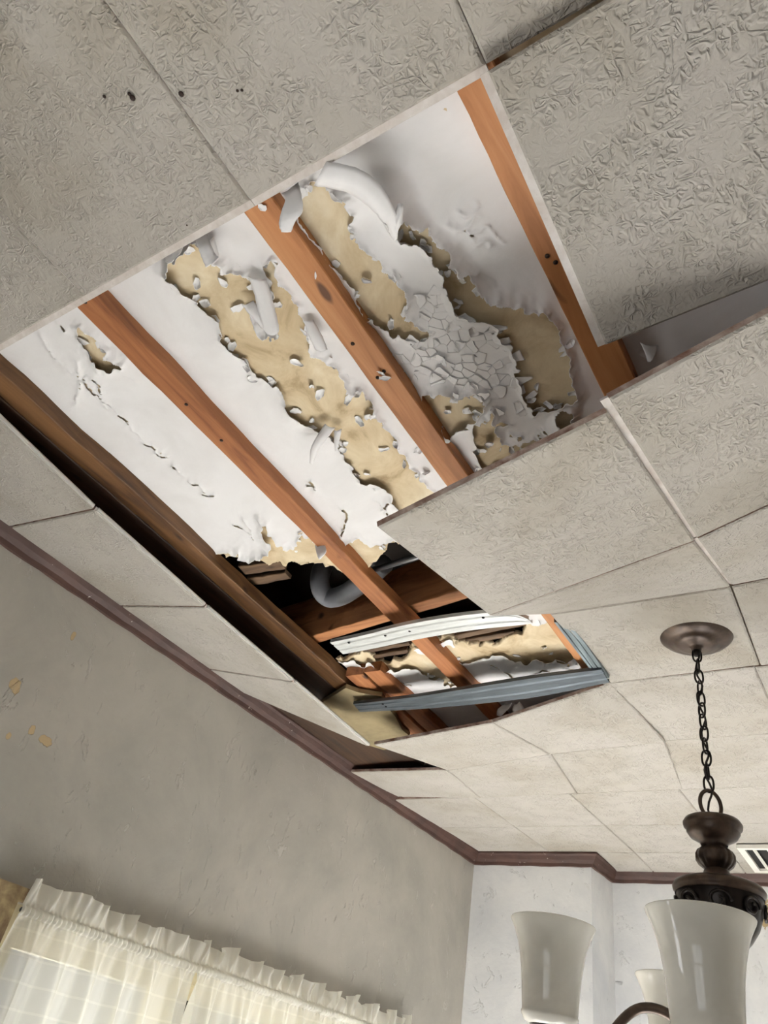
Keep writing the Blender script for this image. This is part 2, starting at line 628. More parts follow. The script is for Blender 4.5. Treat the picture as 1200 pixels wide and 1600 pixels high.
zc0, zc1 = CZ + .985 * H, CZ + 1.034 * H
crown('trim_1', (XW, YN, 0), (XW, YB1, 0), (1, 0, 0), zc0 - .03, zc1, 0, 1)
crown('trim_2', (XW, YB1, 0), (XC, YB1, 0), (0, -1, 0), zc1, zc1 - .004, 1, -1)
crown('trim_3', (XC, YB1, 0), (XC, YB2, 0), (1, 0, 0), zc1 - .004, zc1 + .012, -1, 1)
crown('trim_4', (XC, YB2, 0), (XR, YB2, 0), (0, -1, 0), zc1 + .012, zc1 + .012, 1, 0)


# windows
def window(name, axis, at, w, sign, cols=2):
    b0, b1, z0, z1 = w

    def bx(mb, a0, a1, c0, c1, d0, d1):       # along, z, depth (positive = into room)
        if axis == 'x':
            x0, x1 = sorted((at + sign * d0, at + sign * d1))
            return mb.box((x0, a0, c0), (x1, a1, c1))
        y0, y1 = sorted((at + sign * d0, at + sign * d1))
        return mb.box((a0, y0, c0), (a1, y1, c1))
    mb = MB()
    cw = .085
    fr = MB()
    for a0, a1, c0, c1 in [(b0, b0 + .045, z0, z1), (b1 - .045, b1, z0, z1), (b0 + .045, b1 - .045, z0, z0 + .05), (b0 + .045, b1 - .045, z1 - .05, z1)]:
        bx(fr, a0, a1, c0, c1, -.11, -.03)
    root = tag(fr.build(name, MT['sash']), kind='structure')
    for a0, a1, c0, c1 in [(b0 - cw, b0, z0 - cw, z1 + .03), (b1, b1 + cw, z0 - cw, z1 + .03), (b0, b1, z1, z1 + .03), (b0 - .02, b1 + .02, z0 - .05, z0)]:
        bx(MB(), a0, a1, c0, c1, -.002, .02).build('casing', MT['casing'], root)
    step = (b1 - b0 - .09) / cols
    for i in range(cols):
        a0 = b0 + .045 + i * step
        zm = (z0 + z1) / 2
        for (c0, c1) in ((z0 + .05, zm), (zm, z1 - .05)):
            s = MB()
            for q in [(a0, a0 + .04, c0, c1), (a0 + step - .04, a0 + step, c0, c1), (a0 + .04, a0 + step - .04, c0, c0 + .035), (a0 + .04, a0 + step - .04, c1 - .035, c1)]:
                bx(s, *q, -.09, -.055)
            so = s.build('sash', MT['sash'], root)
            bx(MB(), a0 + .04, a0 + step - .04, c0 + .035, c1 - .035, -.074, -.070).build('pane', MT['pane'], so)
    return root


window('window_1', 'x', XW, W1, 1, 3)
window('window_2', 'x', XW, W2, 1)
window('window_3', 'y', YN, W3, 1)
window('added_window_4', 'x', XR, W4, -1)  # added window, out of view, letting the sun reach the floor

# ------------------------------------------------------------------ old plaster ceiling: bare coat with a hole, peeling paint over it
def P(s):
    a = [float(v) for v in s.replace(',', ' ').split()]
    return [(a[i], a[i + 1]) for i in range(0, len(a), 2)]


TAN = [P('265,425 285,452 302,462 330,482 346,502 354,520 362,540 386,562 402,582 418,592 446,606 451,627 471,652 500,667 516,682 532,692 542,708 556,727 561,747 586,752 602,758 617,778 640,800 690,775 666,752 640,716 605,664 575,622 560,606 548,604 520,566 508,548 492,548 478,520 476,492 470,478 440,428 428,404 416,404 434,470 438,512 422,522 400,504 384,480 396,470 400,440 388,428 360,420 345,400 330,372 310,372 290,392 270,408'),
       P('465,296 490,283 530,295 546,310 551,332 545,352 562,377 582,392 602,417 622,432 642,462 636,482 642,502 672,520 660,532 640,531 622,520 600,516 580,500 561,472 546,442 530,412 510,392 490,362 476,345 465,322'),
       P('598,288 626,310 642,330 662,345 682,360 702,380 707,402 722,420 737,428 748,444 764,458 792,468 822,480 851,481 866,500 881,530 891,560 896,590 901,612 880,626 850,636 832,643 824,620 810,590 801,562 796,540 780,520 770,500 750,492 720,482 706,460 700,440 686,412 676,392 656,372 631,366 626,342 610,316'),
       P('660,612 690,600 720,616 738,602 762,624 746,650 722,660 706,692 690,680 672,642'),
       P('745,652 766,640 781,670 785,692 832,684 842,690 760,738 751,722 744,692'),
       P('121,508 140,515 166,546 192,566 180,576 160,570 140,546 126,522'),
       P('408,806 424,830 440,846 466,850 470,838 488,842 500,848 520,850 560,900 530,892 470,884 372,886 400,866 424,856'),
       P('540,846 560,838 590,852 620,846 640,880 590,900 560,880'),
       P('690,1004 740,1000 830,968 880,970 910,1010 900,1024 860,1020 820,1030 770,1018 730,1030 700,1022'),
       P('640,1010 700,1040 742,1062 700,1066 660,1044 610,1032'),
       P('868,640 886,632 900,640 890,660 872,672'),
       P('590,428 606,430 610,440 596,446 586,440'),
       ]
CRACK = [P('132,588 140,600 148,612 158,620 166,632'), P('146,590 158,600 158,616'), P('184,646 194,652 198,662'), P('226,690 238,696 246,706 262,712'),
         P('244,706 252,702'), P('270,728 280,736 286,744'), P('296,750 312,756 322,768'), P('318,770 334,772'), P('368,818 384,824 396,836'), P('386,808 392,820 398,838'),
         P('92,500 104,512'), P('480,758 486,754 492,764'), P('486,755 484,750'), P('588,782 600,790 606,800'), P('596,794 608,780'), P('536,792 542,800 538,822'), P('536,822 532,842'),
         P('700,344 714,356 728,352 738,362 744,376'), P('728,352 740,336 744,318'), P('744,376 760,370 770,378'), P('738,362 756,350 766,352'), P('766,352 778,366 790,372'), P('716,330 728,334 744,330'),
         P('590,1040 604,1052 612,1044 622,1058 640,1068'), P('604,1052 610,1062'), P('765,1036 790,1046 806,1058'), P('830,1050 846,1042 866,1046'), P('740,1024 756,1030 764,1026'),
         P('862,1014 880,1022 896,1012'), P('884,1036 900,1042 916,1036'), P('760,660 776,654 800,662'), P('848,664 858,676 868,672'), P('842,676 852,688'), P('800,676 812,682'),
         P('178,562 190,578 214,590'), P('66,520 92,560 140,600 196,655 240,700'), P('120,560 126,600 118,630')]
HOLE = [P('330,868 400,868 430,878 470,880 500,876 522,884 545,900 562,892 580,888 592,872 610,852 640,850 740,880 800,940 830,966 812,992 780,1004 724,1002 700,994 660,1004 640,1010 634,1026 600,1034 560,1026 500,1030 400,960'),
        P('500,1030 540,1050 560,1080 600,1100 660,1150 640,1200 560,1200 480,1120')]
CHIPZ = P('636,446 690,446 712,470 750,498 772,512 790,534 796,562 812,606 824,642 800,650 770,640 738,602 716,612 690,600 664,606 640,590 606,548 628,530 668,524 642,500')
CURLS = [(560, 262, 50, .020), (612, 296, 40, .045), (630, 340, 30, .035), (735, 470, 45, .020), (280, 405, 40, .020), (330, 390, 35, .018), (428, 508, 28, .022),
         (450, 625, 34, .010), (345, 500, 40, .007), (600, 755, 40, .008), (800, 470, 40, .012), (900, 600, 50, .010), (700, 400, 30, .014), (540, 640, 50, .016), (480, 340, 30, .012),
         (640, 470, 30, .012), (420, 860, 40, .012), (870, 655, 25, .018), (750, 660, 40, .012), (690, 600, 40, .012), (386, 822, 22, .012), (160, 560, 30, .008), (590, 1045, 40, .010), (860, 1040, 50, .010)]


def seg_dist(px, py, pts, closed):
    best = np.full(px.shape, 1e9)
    n = len(pts)
    for i in range(n if closed else n - 1):
        (ax, ay), (bx, by) = pts[i], pts[(i + 1) % n]
        dx, dy = bx - ax, by - ay
        L = dx * dx + dy * dy + 1e-9
        t = np.clip(((px - ax) * dx + (py - ay) * dy) / L, 0, 1)
        best = np.minimum(best, (px - ax - t * dx) ** 2 + (py - ay - t * dy) ** 2)
    return np.sqrt(best)


def inside(px, py, pts):
    c = np.zeros(px.shape, bool)
    n = len(pts)
    for i in range(n):
        (ax, ay), (bx, by) = pts[i], pts[(i + 1) % n]
        if ay == by:
            continue
        k = ((ay > py) != (by > py)) & (px < (bx - ax) * (py - ay) / (by - ay) + ax)
        c ^= k
    return c


def sdf(px, py, polys):                      # negative inside
    d = np.full(px.shape, 1e9)
    for p in polys:
        xs, ys = [q[0] for q in p], [q[1] for q in p]
        box = (px > min(xs) - 130) & (px < max(xs) + 130) & (py > min(ys) - 130) & (py < max(ys) + 130)
        if not box.any():
            continue
        qx, qy = px[box], py[box]
        s = seg_dist(qx, qy, p, True)
        s = np.where(inside(qx, qy, p), -s, s)
        d[box] = np.minimum(d[box], s)
    return d


def warp(px, py, k=1.0):
    wx = px + k * (13 * vn(px / 26, py / 26, 1, False) + 11 * vn(px / 9, py / 9, 2, False) + 6 * vn(px / 4.6, py / 4.6, 3, False))
    wy = py + k * (13 * vn(px / 26, py / 26, 4, False) + 11 * vn(px / 9, py / 9, 5, False) + 6 * vn(px / 4.6, py / 4.6, 6, False))
    return wx, wy


def sheet(name, x0, x1, y0, y1, step, field, drop, mat, parent, solid=None, kind=None):
    """height-field sheet under the plaster plane; kept where field(px,py) > 0, its rim snapped to the contour"""
    nx, ny = int((x1 - x0) / step) + 1, int((y1 - y0) / step) + 1
    X, Y = np.meshgrid(np.linspace(x0, x1, nx), np.linspace(y0, y1, ny))
    px, py = to_px(X, Y, HP)
    F = field(px, py)
    gy, gx = np.gradient(F, (y1 - y0) / (ny - 1), (x1 - x0) / (nx - 1))
    g2 = gx * gx + gy * gy + 1e-9
    mv = np.where((F < 0), F / g2, 0)
    lim = step * 1.1
    sx, sy = np.clip(-mv * gx, -lim, lim), np.clip(-mv * gy, -lim, lim)
    X2, Y2 = X + sx, Y + sy
    D = drop(px, py, np.maximum(F, 0))
    idx = np.arange(nx * ny).reshape(ny, nx)
    pos = F > 0
    keep = pos[:-1, :-1] | pos[1:, :-1] | pos[:-1, 1:] | pos[1:, 1:]
    cnt = pos[:-1, :-1].astype(int) + pos[1:, :-1] + pos[:-1, 1:] + pos[1:, 1:]
    keep = cnt >= 2
    q = np.stack([idx[:-1, :-1][keep], idx[1:, :-1][keep], idx[1:, 1:][keep], idx[:-1, 1:][keep]], 1)
    used = np.unique(q)
    remap = -np.ones(nx * ny, int)
    remap[used] = np.arange(len(used))
    q = remap[q]
    co = np.stack([X2.ravel()[used] * H, Y2.ravel()[used] * H, CZ + HP * H - D.ravel()[used]], 1).astype(np.float32)
    me = bpy.data.meshes.new(name)
    me.vertices.add(len(co))
    me.vertices.foreach_set('co', co.ravel())
    me.loops.add(q.size)
    me.loops.foreach_set('vertex_index', q.ravel().astype(np.int32))
    me.polygons.add(len(q))
    me.polygons.foreach_set('loop_start', np.arange(0, q.size, 4, dtype=np.int32))
    me.polygons.foreach_set('use_smooth', np.ones(len(q), bool))
    me.materials.append(mat)
    me.update(calc_edges=True)
    o = bpy.data.objects.new(name, me)
    COL.objects.link(o)
    o.parent = parent
    if solid:
        md = o.modifiers.new('thickness', 'SOLIDIFY')
        md.thickness = solid
        md.offset = -1
        md.use_even_offset = False
    return o


def hole_f(px, py):
    wx, wy = warp(px, py, .9)
    return sdf(wx, wy, HOLE)


ceiling = empty('ceiling', (0, 0, 0))
tag(ceiling, kind='structure')
PX0, PX1, PY0, PY1 = -1.345, .16, .2, 2.12
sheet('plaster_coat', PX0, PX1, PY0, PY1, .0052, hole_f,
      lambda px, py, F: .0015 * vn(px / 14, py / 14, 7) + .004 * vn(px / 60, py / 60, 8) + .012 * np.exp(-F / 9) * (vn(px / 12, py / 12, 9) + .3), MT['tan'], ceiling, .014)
mb = MB()
for a, b in [((XW / H, YN / H), (-1.39, YB2 / H)), ((PX1, YN / H), (XR / H, YB2 / H)), ((PX0, YN / H), (PX1, PY0)), ((PX0, PY1), (PX1, YB2 / H))]:
    mb.box((a[0] * H, a[1] * H, ZP), (b[0] * H, b[1] * H, ZP + .012))
mb.build('plaster_field', MT['paint'], ceiling)


def paint_f(px, py):
    wx, wy = warp(px, py)
    d = sdf(wx, wy, TAN)
    d = np.minimum(d, hole_f(px, py) - 3 - 5 * vn(px / 10, py / 10, 12, False))
    cx, cy = warp(px, py, .45)
    c = np.full(px.shape, 1e9)
    for i, p in enumerate(CRACK):
        xs, ys = [q[0] for q in p], [q[1] for q in p]
        bx = (px > min(xs) - 60) & (px < max(xs) + 60) & (py > min(ys) - 60) & (py < max(ys) + 60)
        if not bx.any():
            continue
        w_ = .5 + 2.3 * np.clip(vn(px[bx] / 16, py[bx] / 16, 10) + .1, 0, 1) if i < len(CRACK) - 3 else .1 + 2.2 * np.clip(vn(px[bx] / 10, py[bx] / 10, 13), 0, 1)
        c[bx] = np.minimum(c[bx], seg_dist(cx[bx], cy[bx], p, False) - w_)
    z = sdf(wx, wy, [CHIPZ])
    # random fine blisters knocked off near the bare patches
    bl = (vn(px / 7, py / 7, 11, False) + .38) * 40 + np.clip(d - 3, 0, 40) * 1.1
    d = np.minimum(d, np.where(d > 2, bl, d))
    return np.minimum(d, c)


def paint_drop(px, py, F):
    A = .0012 + .006 * np.clip(vn(px / 30, py / 30, 14) + .2, 0, 1)
    und = np.zeros(px.shape)
    L = np.full(px.shape, 6.0)
    for (cx, cy, r, a) in CURLS:
        g = np.exp(-((px - cx) ** 2 + (py - cy) ** 2) / (r * r))
        A = A + a * g
        L = L + 11 * g
    dt = sdf(px, py, TAN)
    near = np.exp(-np.clip(dt, 0, 400) / 70)
    und = near * (.008 * (vn(px / 46, py / 46, 15) + .5) + .002 * vn(px / 17, py / 17, 9))
    wx, wy = warp(px, py, .35)
    dtan = np.maximum(np.minimum(sdf(wx, wy, TAN), hole_f(px, py) - 3), 0)
    big = A * np.exp(-dtan / L) * (1 + .35 * vn(px / 14, py / 14, 3))
    small = .0042 * np.exp(-F / 4.5)
    return .0016 + und + big + small


# battens divide the paint into bays
for (x0, x1, y0, y1) in [(PX0 + .004, -1.0, .25, 2.1), (-1.0, -.605, .25, 2.1), (-.605, -.238, .25, 1.1), (-.605, -.5, 1.38, 2.0), (-.238, .155, .55, 1.1)]:
    sheet('paint_sheet', x0, x1, y0, y1, .0024, paint_f, paint_drop, MT['paint'], ceiling, .0009)


# cracked paint in the middle bay: every chip a piece of its own, its rim curled down
def half_clip(poly, mx, my, nx, ny):
    out = []
    for i in range(len(poly)):
        a, b = poly[i], poly[(i + 1) % len(poly)]
        da, db = (a[0] - mx) * nx + (a[1] - my) * ny, (b[0] - mx) * nx + (b[1] - my) * ny
        if da <= 0:
            out.append(a)
        if da * db < 0:
            t = da / (da - db)
            out.append((a[0] + (b[0] - a[0]) * t, a[1] + (b[1] - a[1]) * t))
    return out


def chip(poly, lift, mat=None, name='paint_flake', parent=None, h=None, flat=False):
    """poly in units on the plaster plane"""
    cx, cy = sum(p[0] for p in poly) / len(poly), sum(p[1] for p in poly) / len(poly)
    ta, tb = random.gauss(0, lift * .5), random.gauss(0, lift * .5)
    base = flat if flat else .0035 + lift * random.random() * .25
    if flat:
        ta, tb = ta * .6, tb * .6
    rings = [(0.5, .1), (.85, .35), (1.0, 1.0)]
    pts = []
    for i in range(len(poly)):
        a, b = poly[i], poly[(i + 1) % len(poly)]
        pts.append(a)
        jx = (random.random() - .5) * .0025
        pts.append(((a[0] + b[0]) / 2 + jx, (a[1] + b[1]) / 2 - jx))
    n = len(pts)
    cur = [lift * random.random() ** 1.6 for _ in range(n)]
    cur = [(cur[i] + cur[i - 1]) / 2 for i in range(n)]
    R = max(math.hypot(p[0] - cx, p[1] - cy) for p in pts) + 1e-6
    up, lo = [(0, 0, 0)], [(0, 0, 0)]
    for s, k in rings:
        for i, p in enumerate(pts):
            x, y = (p[0] - cx) * s, (p[1] - cy) * s
            z = -(cur[i] * k + (ta * x + tb * y) / R)
            up.append((x * H, y * H, z))
    vs = up + [(0, 0, .0008)] + [(x, y, z + .0008) for (x, y, z) in up[1 + 2 * n:]]
    fs = []
    for i in range(n):
        j = (i + 1) % n
        fs.append((0, 1 + j, 1 + i))
        for r_ in range(2):
            a = 1 + r_ * n
            fs.append((a + i, a + j, a + n + j, a + n + i))
        o = 1 + 2 * n
        b = len(up) + 1
        fs.append((o + i, o + j, b + j, b + i))
        fs.append((len(up), b + i, b + j))
    return mesh(name, vs, fs, mat or MT['paint'], parent or ceiling, W(cx, cy, h or HP) - Vector((0, 0, base)), True)


cz = [uv_h(x, y, HP) for x, y in CHIPZ]
xs, ys = [p[0] for p in cz], [p[1] for p in cz]
seeds = []
sp = .0175
for i in range(int((max(xs) - min(xs)) / sp) + 3):
    for j in range(int((max(ys) - min(ys)) / sp) + 3):
        seeds.append((min(xs) + (i - 1 + random.uniform(-.6, .6)) * sp * .9, min(ys) + (j - 1 + random.uniform(-.6, .6)) * sp * 1.25))
S = np.array(seeds)
spx, spy = to_px(S[:, 0], S[:, 1], HP)
wpx, wpy = warp(spx, spy, .6)
ok = inside(wpx, wpy, CHIPZ)
nchip = 0
for i in np.where(ok)[0]:
    c = S[i]
    poly = [(c[0] - .03, c[1] - .03), (c[0] + .03, c[1] - .03), (c[0] + .03, c[1] + .03), (c[0] - .03, c[1] + .03)]
    d = np.hypot(S[:, 0] - c[0], S[:, 1] - c[1])
    for j in np.argsort(d)[1:13]:
        nx, ny = S[j] - c
        L = math.hypot(nx, ny)
        nx, ny = nx / L, ny / L
        gap = random.choice([.00005, .0001, .0002, .0005])
        poly = half_clip(poly, c[0] + nx * (L / 2 - gap), c[1] + ny * (L / 2 - gap), nx, ny)
    if len(poly) >= 3 and nchip < 290 and random.random() > .3:
        cp = to_px(np.array([c[0]]), np.array([c[1]]), HP)
        chip(poly, random.choice([.0002, .0003, .0004, .0006, .001, .0025, .006]), flat=float(paint_drop(cp[0], cp[1], np.array([30.0]))[0]) + .0012)
        nchip += 1


def flake_at(px, py, w, l, ang, lift=.006, h=HP, mat=None, n=7):
    if h == HP and float(hole_f(np.array([px]), np.array([py]))[0]) < 6:
        return None
    x, y = uv_h(px, py, h)
    poly = []
    for k in range(n):
        a = 2 * math.pi * k / n + random.uniform(-.3, .3)
        r_ = random.uniform(.75, 1.15)
        u, v = math.cos(a) * l * r_, math.sin(a) * w * r_
        poly.append((x + u * math.cos(ang) - v * math.sin(ang), y + u * math.sin(ang) + v * math.cos(ang)))
    return chip(poly, lift, mat, 'loose_flake', None, h)


for (x, y, w_, l_) in [(612, 503, .007, .013), (575, 434, .006, .011), (500, 612, .009, .014), (489, 600, .006, .010), (466, 562, .010, .014), (518, 556, .004, .006), (498, 545, .008, .013),
                       (575, 648, .009, .016), (562, 655, .008, .013), (545, 620, .007, .013), (620, 690, .006, .010), (632, 722, .004, .006), (600, 700, .006, .014), (700, 425, .006, .010), (722, 436, .007, .010),
                       (748, 452, .010, .012), (396, 590, .009, .013), (386, 560, .007, .010), (430, 610, .009, .012), (462, 640, .008, .013), (536, 700, .007, .011), (574, 738, .007, .010), (800, 700, .007, .010),
                       (765, 690, .010, .015), (700, 640, .007, .010), (730, 640, .009, .012), (838, 600, .004, .006), (875, 1030, .009, .016), (850, 1010, .007, .010), (905, 1034, .009, .012), (770, 1040, .008, .012),
                       (655, 700, .008, .014), (668, 735, .006, .012), (350, 440, .008, .012), (310, 440, .007, .011), (322, 470, .007, .010), (338, 495, .009, .010), (372, 480, .010, .016), (610, 556, .010, .02), (620, 580, .012, .02),
                       (690, 560, .01, .016), (1010, 546, .014, .018), (445, 842, .010, .018), (460, 838, .008, .012)]:
    flake_at(x, y, w_, l_, random.uniform(0, 3), random.choice([.004, .008, .012]))


# small half-loose flakes clinging along the torn rims
for poly, n_ in zip(TAN, [42, 18, 34, 12, 12, 5, 8, 5, 8, 5, 0, 0]):
    for _ in range(n_):
        i = random.randrange(len(poly))
        (ax, ay), (bx, by) = poly[i], poly[(i + 1) % len(poly)]
        t = random.random()
        flake_at(ax + (bx - ax) * t + random.gauss(0, 4), ay + (by - ay) * t + random.gauss(0, 4), random.uniform(.004, .009), random.uniform(.006, .015), random.uniform(0, 3.1), random.choice([.002, .004, .008]), n=random.choice([5, 6, 7]))


def ribbon(rows, name='paint_curl', label=None, mat=None, sub=5, thick=.0008):
    """strip of peeled paint: rows of (left px, right px, h); bulged across, smooth along"""
    L = [at_h(*r_[0], r_[2]) for r_ in rows]
    R = [at_h(*r_[1], r_[2] if len(r_) < 4 else r_[3]) for r_ in rows]

    def cr(p, t):
        n = len(p) - 1
        i = min(int(t), n - 1)
        u = t - i
        p0, p1, p2, p3 = p[max(i - 1, 0)], p[i], p[i + 1], p[min(i + 2, n)]
        return .5 * ((2 * p1) + (p2 - p0) * u + (2 * p0 - 5 * p1 + 4 * p2 - p3) * u * u + (3 * p1 - p0 - 3 * p2 + p3) * u ** 3)
    vs, fs = [], []
    m, c = (len(rows) - 1) * sub + 1, 6
    for i in range(m):
        t = i / sub
        a, b = cr(L, t), cr(R, t)
        wd_ = (b - a).length
        for k in range(c + 1):
            u = k / c
            p = a.lerp(b, u)
            p.z -= .17 * wd_ * math.sin(math.pi * u) ** 1.2 + .001 * math.sin(i * 2.3 + k)
            vs.append(p)
    for i in range(m - 1):
        for k in range(c):
            a = i * (c + 1) + k
            fs.append((a, a + 1, a + c + 2, a + c + 1))
    o = mesh(name, vs, fs, mat or MT['paint'], ceiling, None, True)
    md = o.modifiers.new('thickness', 'SOLIDIFY')
    md.thickness = thick
    md.offset = 0
    if label:
        o['label'] = label
    return o


ribbon([((440, 302), (466, 285), 1.022), ((446, 312), (471, 304), 1.0), ((440, 330), (473, 330), .985), ((436, 350), (462, 345), .978), ((440, 362), (455, 362), .975)], label='white tongue of paint hanging over the wooden strip')
ribbon([((490, 290), (510, 252), 1.02, 1.005), ((540, 300), (556, 262), 1.0, .99), ((575, 322), (590, 284), .985, .985), ((596, 345), (612, 318), .985, .98), ((606, 362), (622, 345), .985, .975), ((616, 376), (621, 374), .98)], label='broad white roll of peeled paint')
ribbon([((612, 352), (622, 318), .985), ((617, 362), (630, 320), .978), ((621, 362), (629, 345), .975)])
ribbon([((508, 662), (524, 668), 1.03), ((496, 680), (512, 684), 1.015), ((486, 700), (498, 702), 1.005), ((484, 724), (489, 725), 1.0)], label='thin curling tendril of peeled paint')
ribbon([((522, 672), (534, 670), 1.03), ((522, 690), (530, 690), 1.018), ((523, 705), (525, 705), 1.012)])
ribbon([((256, 400), (288, 376), 1.02), ((258, 408), (284, 392), 1.01), ((264, 412), (274, 404), 1.0)])
ribbon([((304, 368), (322, 362), 1.03), ((310, 388), (328, 378), 1.015), ((316, 404), (336, 396), 1.005), ((322, 418), (342, 402), 1.0)])
ribbon([((318, 382), (334, 370), 1.03), ((328, 402), (342, 398), 1.02), ((330, 410), (338, 408), 1.015)])
ribbon([((388, 432), (416, 436), 1.03), ((398, 462), (424, 462), 1.02), ((404, 490), (432, 492), 1.01), ((414, 518), (436, 516), 1.0), ((422, 523), (430, 523), .998)], label='grey-white sheet of paint drooping beside the strip')
ribbon([((378, 476), (396, 470), 1.03), ((392, 494), (408, 486), 1.018), ((412, 516), (424, 506), 1.01)])
ribbon([((672, 660), (690, 672), 1.03), ((688, 690), (694, 684), 1.02), ((702, 692), (704, 688), 1.015)])
ribbon([((474, 500), (490, 500), 1.03), ((482, 524), (504, 526), 1.02), ((494, 548), (512, 546), 1.015)])
ribbon([((492, 852), (506, 848), 1.02), ((494, 862), (510, 862), 1.0), ((497, 872), (500, 874), .985)], label='small pointed paint shard hanging by the strip')
ribbon([((1000, 535), (1028, 540), 1.02), ((1008, 552), (1024, 552), 1.005), ((1012, 566), (1020, 562), .995)])
ribbon([((788, 1100), (800, 1098), 1.03), ((778, 1108), (796, 1106), 1.01), ((776, 1118), (790, 1112), 1.0)])
ribbon([((804, 1100), (812, 1096), 1.03), ((800, 1110), (820, 1108), 1.01), ((810, 1116), (822, 1112), 1.0)])


# ------------------------------------------------------------------ furring strips, boards, joists
def plank(name, p0, p1, w0, w1, hb, ht, mat, label=None, cat=None, seg=40, jit=.0012, sag=0.0, group=None, seed=0, parent=None):
    """board from p0 to p1 (centre line in units); hb: bottom height, ht: top"""
    a, b = Vector((*p0, 0)), Vector((*p1, 0))
    d = (b - a).normalized()
    nrm = Vector((d.y, -d.x, 0))
    mid = (a + b) / 2
    hbs = hb if isinstance(hb, tuple) else (hb, hb)
    vs, fs = [], []
    for i in range(seg + 1):
        t = i / seg
        c = a.lerp(b, t)
        w_ = (w0 + (w1 - w0) * t) / 2
        jl = jit * 2 * float(vn(i * .9, 3.3 + seed, 2)) + jit * 2 * float(vn(i * .23, 8 + seed, 5))
        jr = jit * 2 * float(vn(i * .8, 9.1 + seed, 3)) + jit * 2 * float(vn(i * .21, 4 + seed, 6))
        h0 = hbs[0] + (hbs[1] - hbs[0]) * t + sag * math.sin(math.pi * t)
        e = .0018
        for off, hh in [(-w_ + e + jl, h0), (w_ - e + jr, h0), (w_ + jr, h0 + e), (w_ + jr, ht + (h0 - hbs[0])), (-w_ + jl, ht + (h0 - hbs[0])), (-w_ + jl, h0 + e)]:
            p = c + nrm * off
            vs.append(W(p.x, p.y, hh) - W(mid.x, mid.y, hbs[0]))
    k = 6
    for i in range(seg):
        for j in range(k):
            fs.append((i * k + j, (i + 1) * k + j, (i + 1) * k + (j + 1) % k, i * k + (j + 1) % k))
    fs.append(tuple(range(k)))
    fs.append(tuple(seg * k + j for j in range(k))[::-1])
    o = mesh(name, vs, fs, mat, parent, W(mid.x, mid.y, hbs[0]))
    if label:
        tag(o, label, cat, group)
    return o


def nail(px, py, parent, h=BB - .0003, r=.0028):
    p = at_h(px, py, h) - parent.location
    return MB().lathe([(0, .0), (r, .0), (r * .9, -.0012), (0, -.0016)], 10).build('nail', MT['nail'], parent, p, True)


b2 = plank('furring_strip', (-1.005, .16), (-.999, 2.15), .055, .052, BB, HP, MT['batten2'], 'long reddish brown wooden strip crossing over the broken black hole', 'furring strip', seed=1, jit=.0022)
b3 = plank('furring_strip', (-.602, .16), (-.608, 2.1), .056, .058, BB, HP, MT['batten'], 'orange brown wooden strip between the two big peeling bays, corner staple at its top', 'furring strip', seed=2)
b4 = plank('furring_strip', (-.240, .12), (-.235, 1.3), .054, .062, BB, HP, MT['batten'], 'orange brown wooden strip beside the large drooping tile', 'furring strip', seed=3)
b5 = plank('furring_strip', (-1.335, .12), (-1.390, 1.75), .06, .06, 1.010, HP, MT['batten_dark'], 'dark brown wooden strip running parallel to the left wall', 'furring strip', seed=4, jit=.0025)
for q in [(133, 472), (346, 688), (291, 632)]:
    nail(*q, b2, r=.004)
for q in [(551, 537), (590, 590), (600, 580), (412, 326)]:
    nail(*q, b3, r=.004)
for q in [(868, 410), (855, 400)]:
    nail(*q, b4, r=.004)
flake_at(602, 588, .006, .012, .5, .004, BB)
flake_at(596, 580, .004, .008, .9, .004, BB)
flake_at(411, 322, .006, .008, .9, .003, BB)
flake_at(494, 428, .002, .007, 2.2, .002, BB)

plank('dark_board', (-1.535, .12), (-1.598, 2.30), .32, .32, 1.012, 1.042, MT['board_dark'], 'wide board coloured shadow-dark above the loose tile strip by the left wall', 'board', jit=.002, seed=6)  # broadened so its dark colour fills the shadowed gap by the wall
# broken end of the board: tan plaster scrap and two short boards
bp = [uv_h(x, y, .992) for x, y in P('540,1075 560,1082 596,1088 604,1104 618,1120 628,1140 640,1150 632,1160 600,1172 560,1160 500,1100')]
mb = MB()
n = len(bp)
mb.add([W(x, y, .992) for x, y in bp] + [W(x, y, 1.006) for x, y in bp], [tuple(range(n)), tuple(range(n, 2 * n))[::-1]] + [(i, (i + 1) % n, n + (i + 1) % n, n + i)[::-1] for i in range(n)])
tag(mb.build('plaster_scrap', MT['olive']), 'ragged olive tan plaster scrap at the far end of the dark board', 'plaster')
plank('short_board', (-1.305, 1.62), (-1.322, 2.14), .062, .062, 1.012, HP, MT['batten2'], 'short brown board beside the olive plaster scrap', 'board', seed=7, group='short boards at the far corner of the opening')
plank('short_board', (-1.238, 1.62), (-1.254, 2.14), .058, .058, 1.016, HP, MT['batten2'], 'short brown board between its twin and the grey plaster', 'board', seed=8, group='short boards at the far corner of the opening')

# joists and pipes up in the void
plank('ceiling_joist', (-1.55, 1.500), (-.15, 1.290), .040, .040, 1.060, 1.21, MT['joist'], 'thick brown joist crossing inside the black hole', 'joist', seed=9, jit=.003)
plank('ceiling_joist', (-1.55, .62), (.2, .62), .042, .042, 1.075, 1.21, MT['joist'], seed=10)['kind'] = 'structure'
plank('ceiling_joist', (-1.55, 2.0), (.2, 2.0), .042, .042, 1.075, 1.21, MT['joist'], seed=11)['kind'] = 'structure'

pts = [at_h(x, y, h) for x, y, h in [(600, 880, 1.13), (575, 903, 1.125), (555, 918, 1.12), (535, 930, 1.12), (515, 934, 1.125), (502, 922, 1.14), (500, 900, 1.18), (508, 880, 1.24)]]


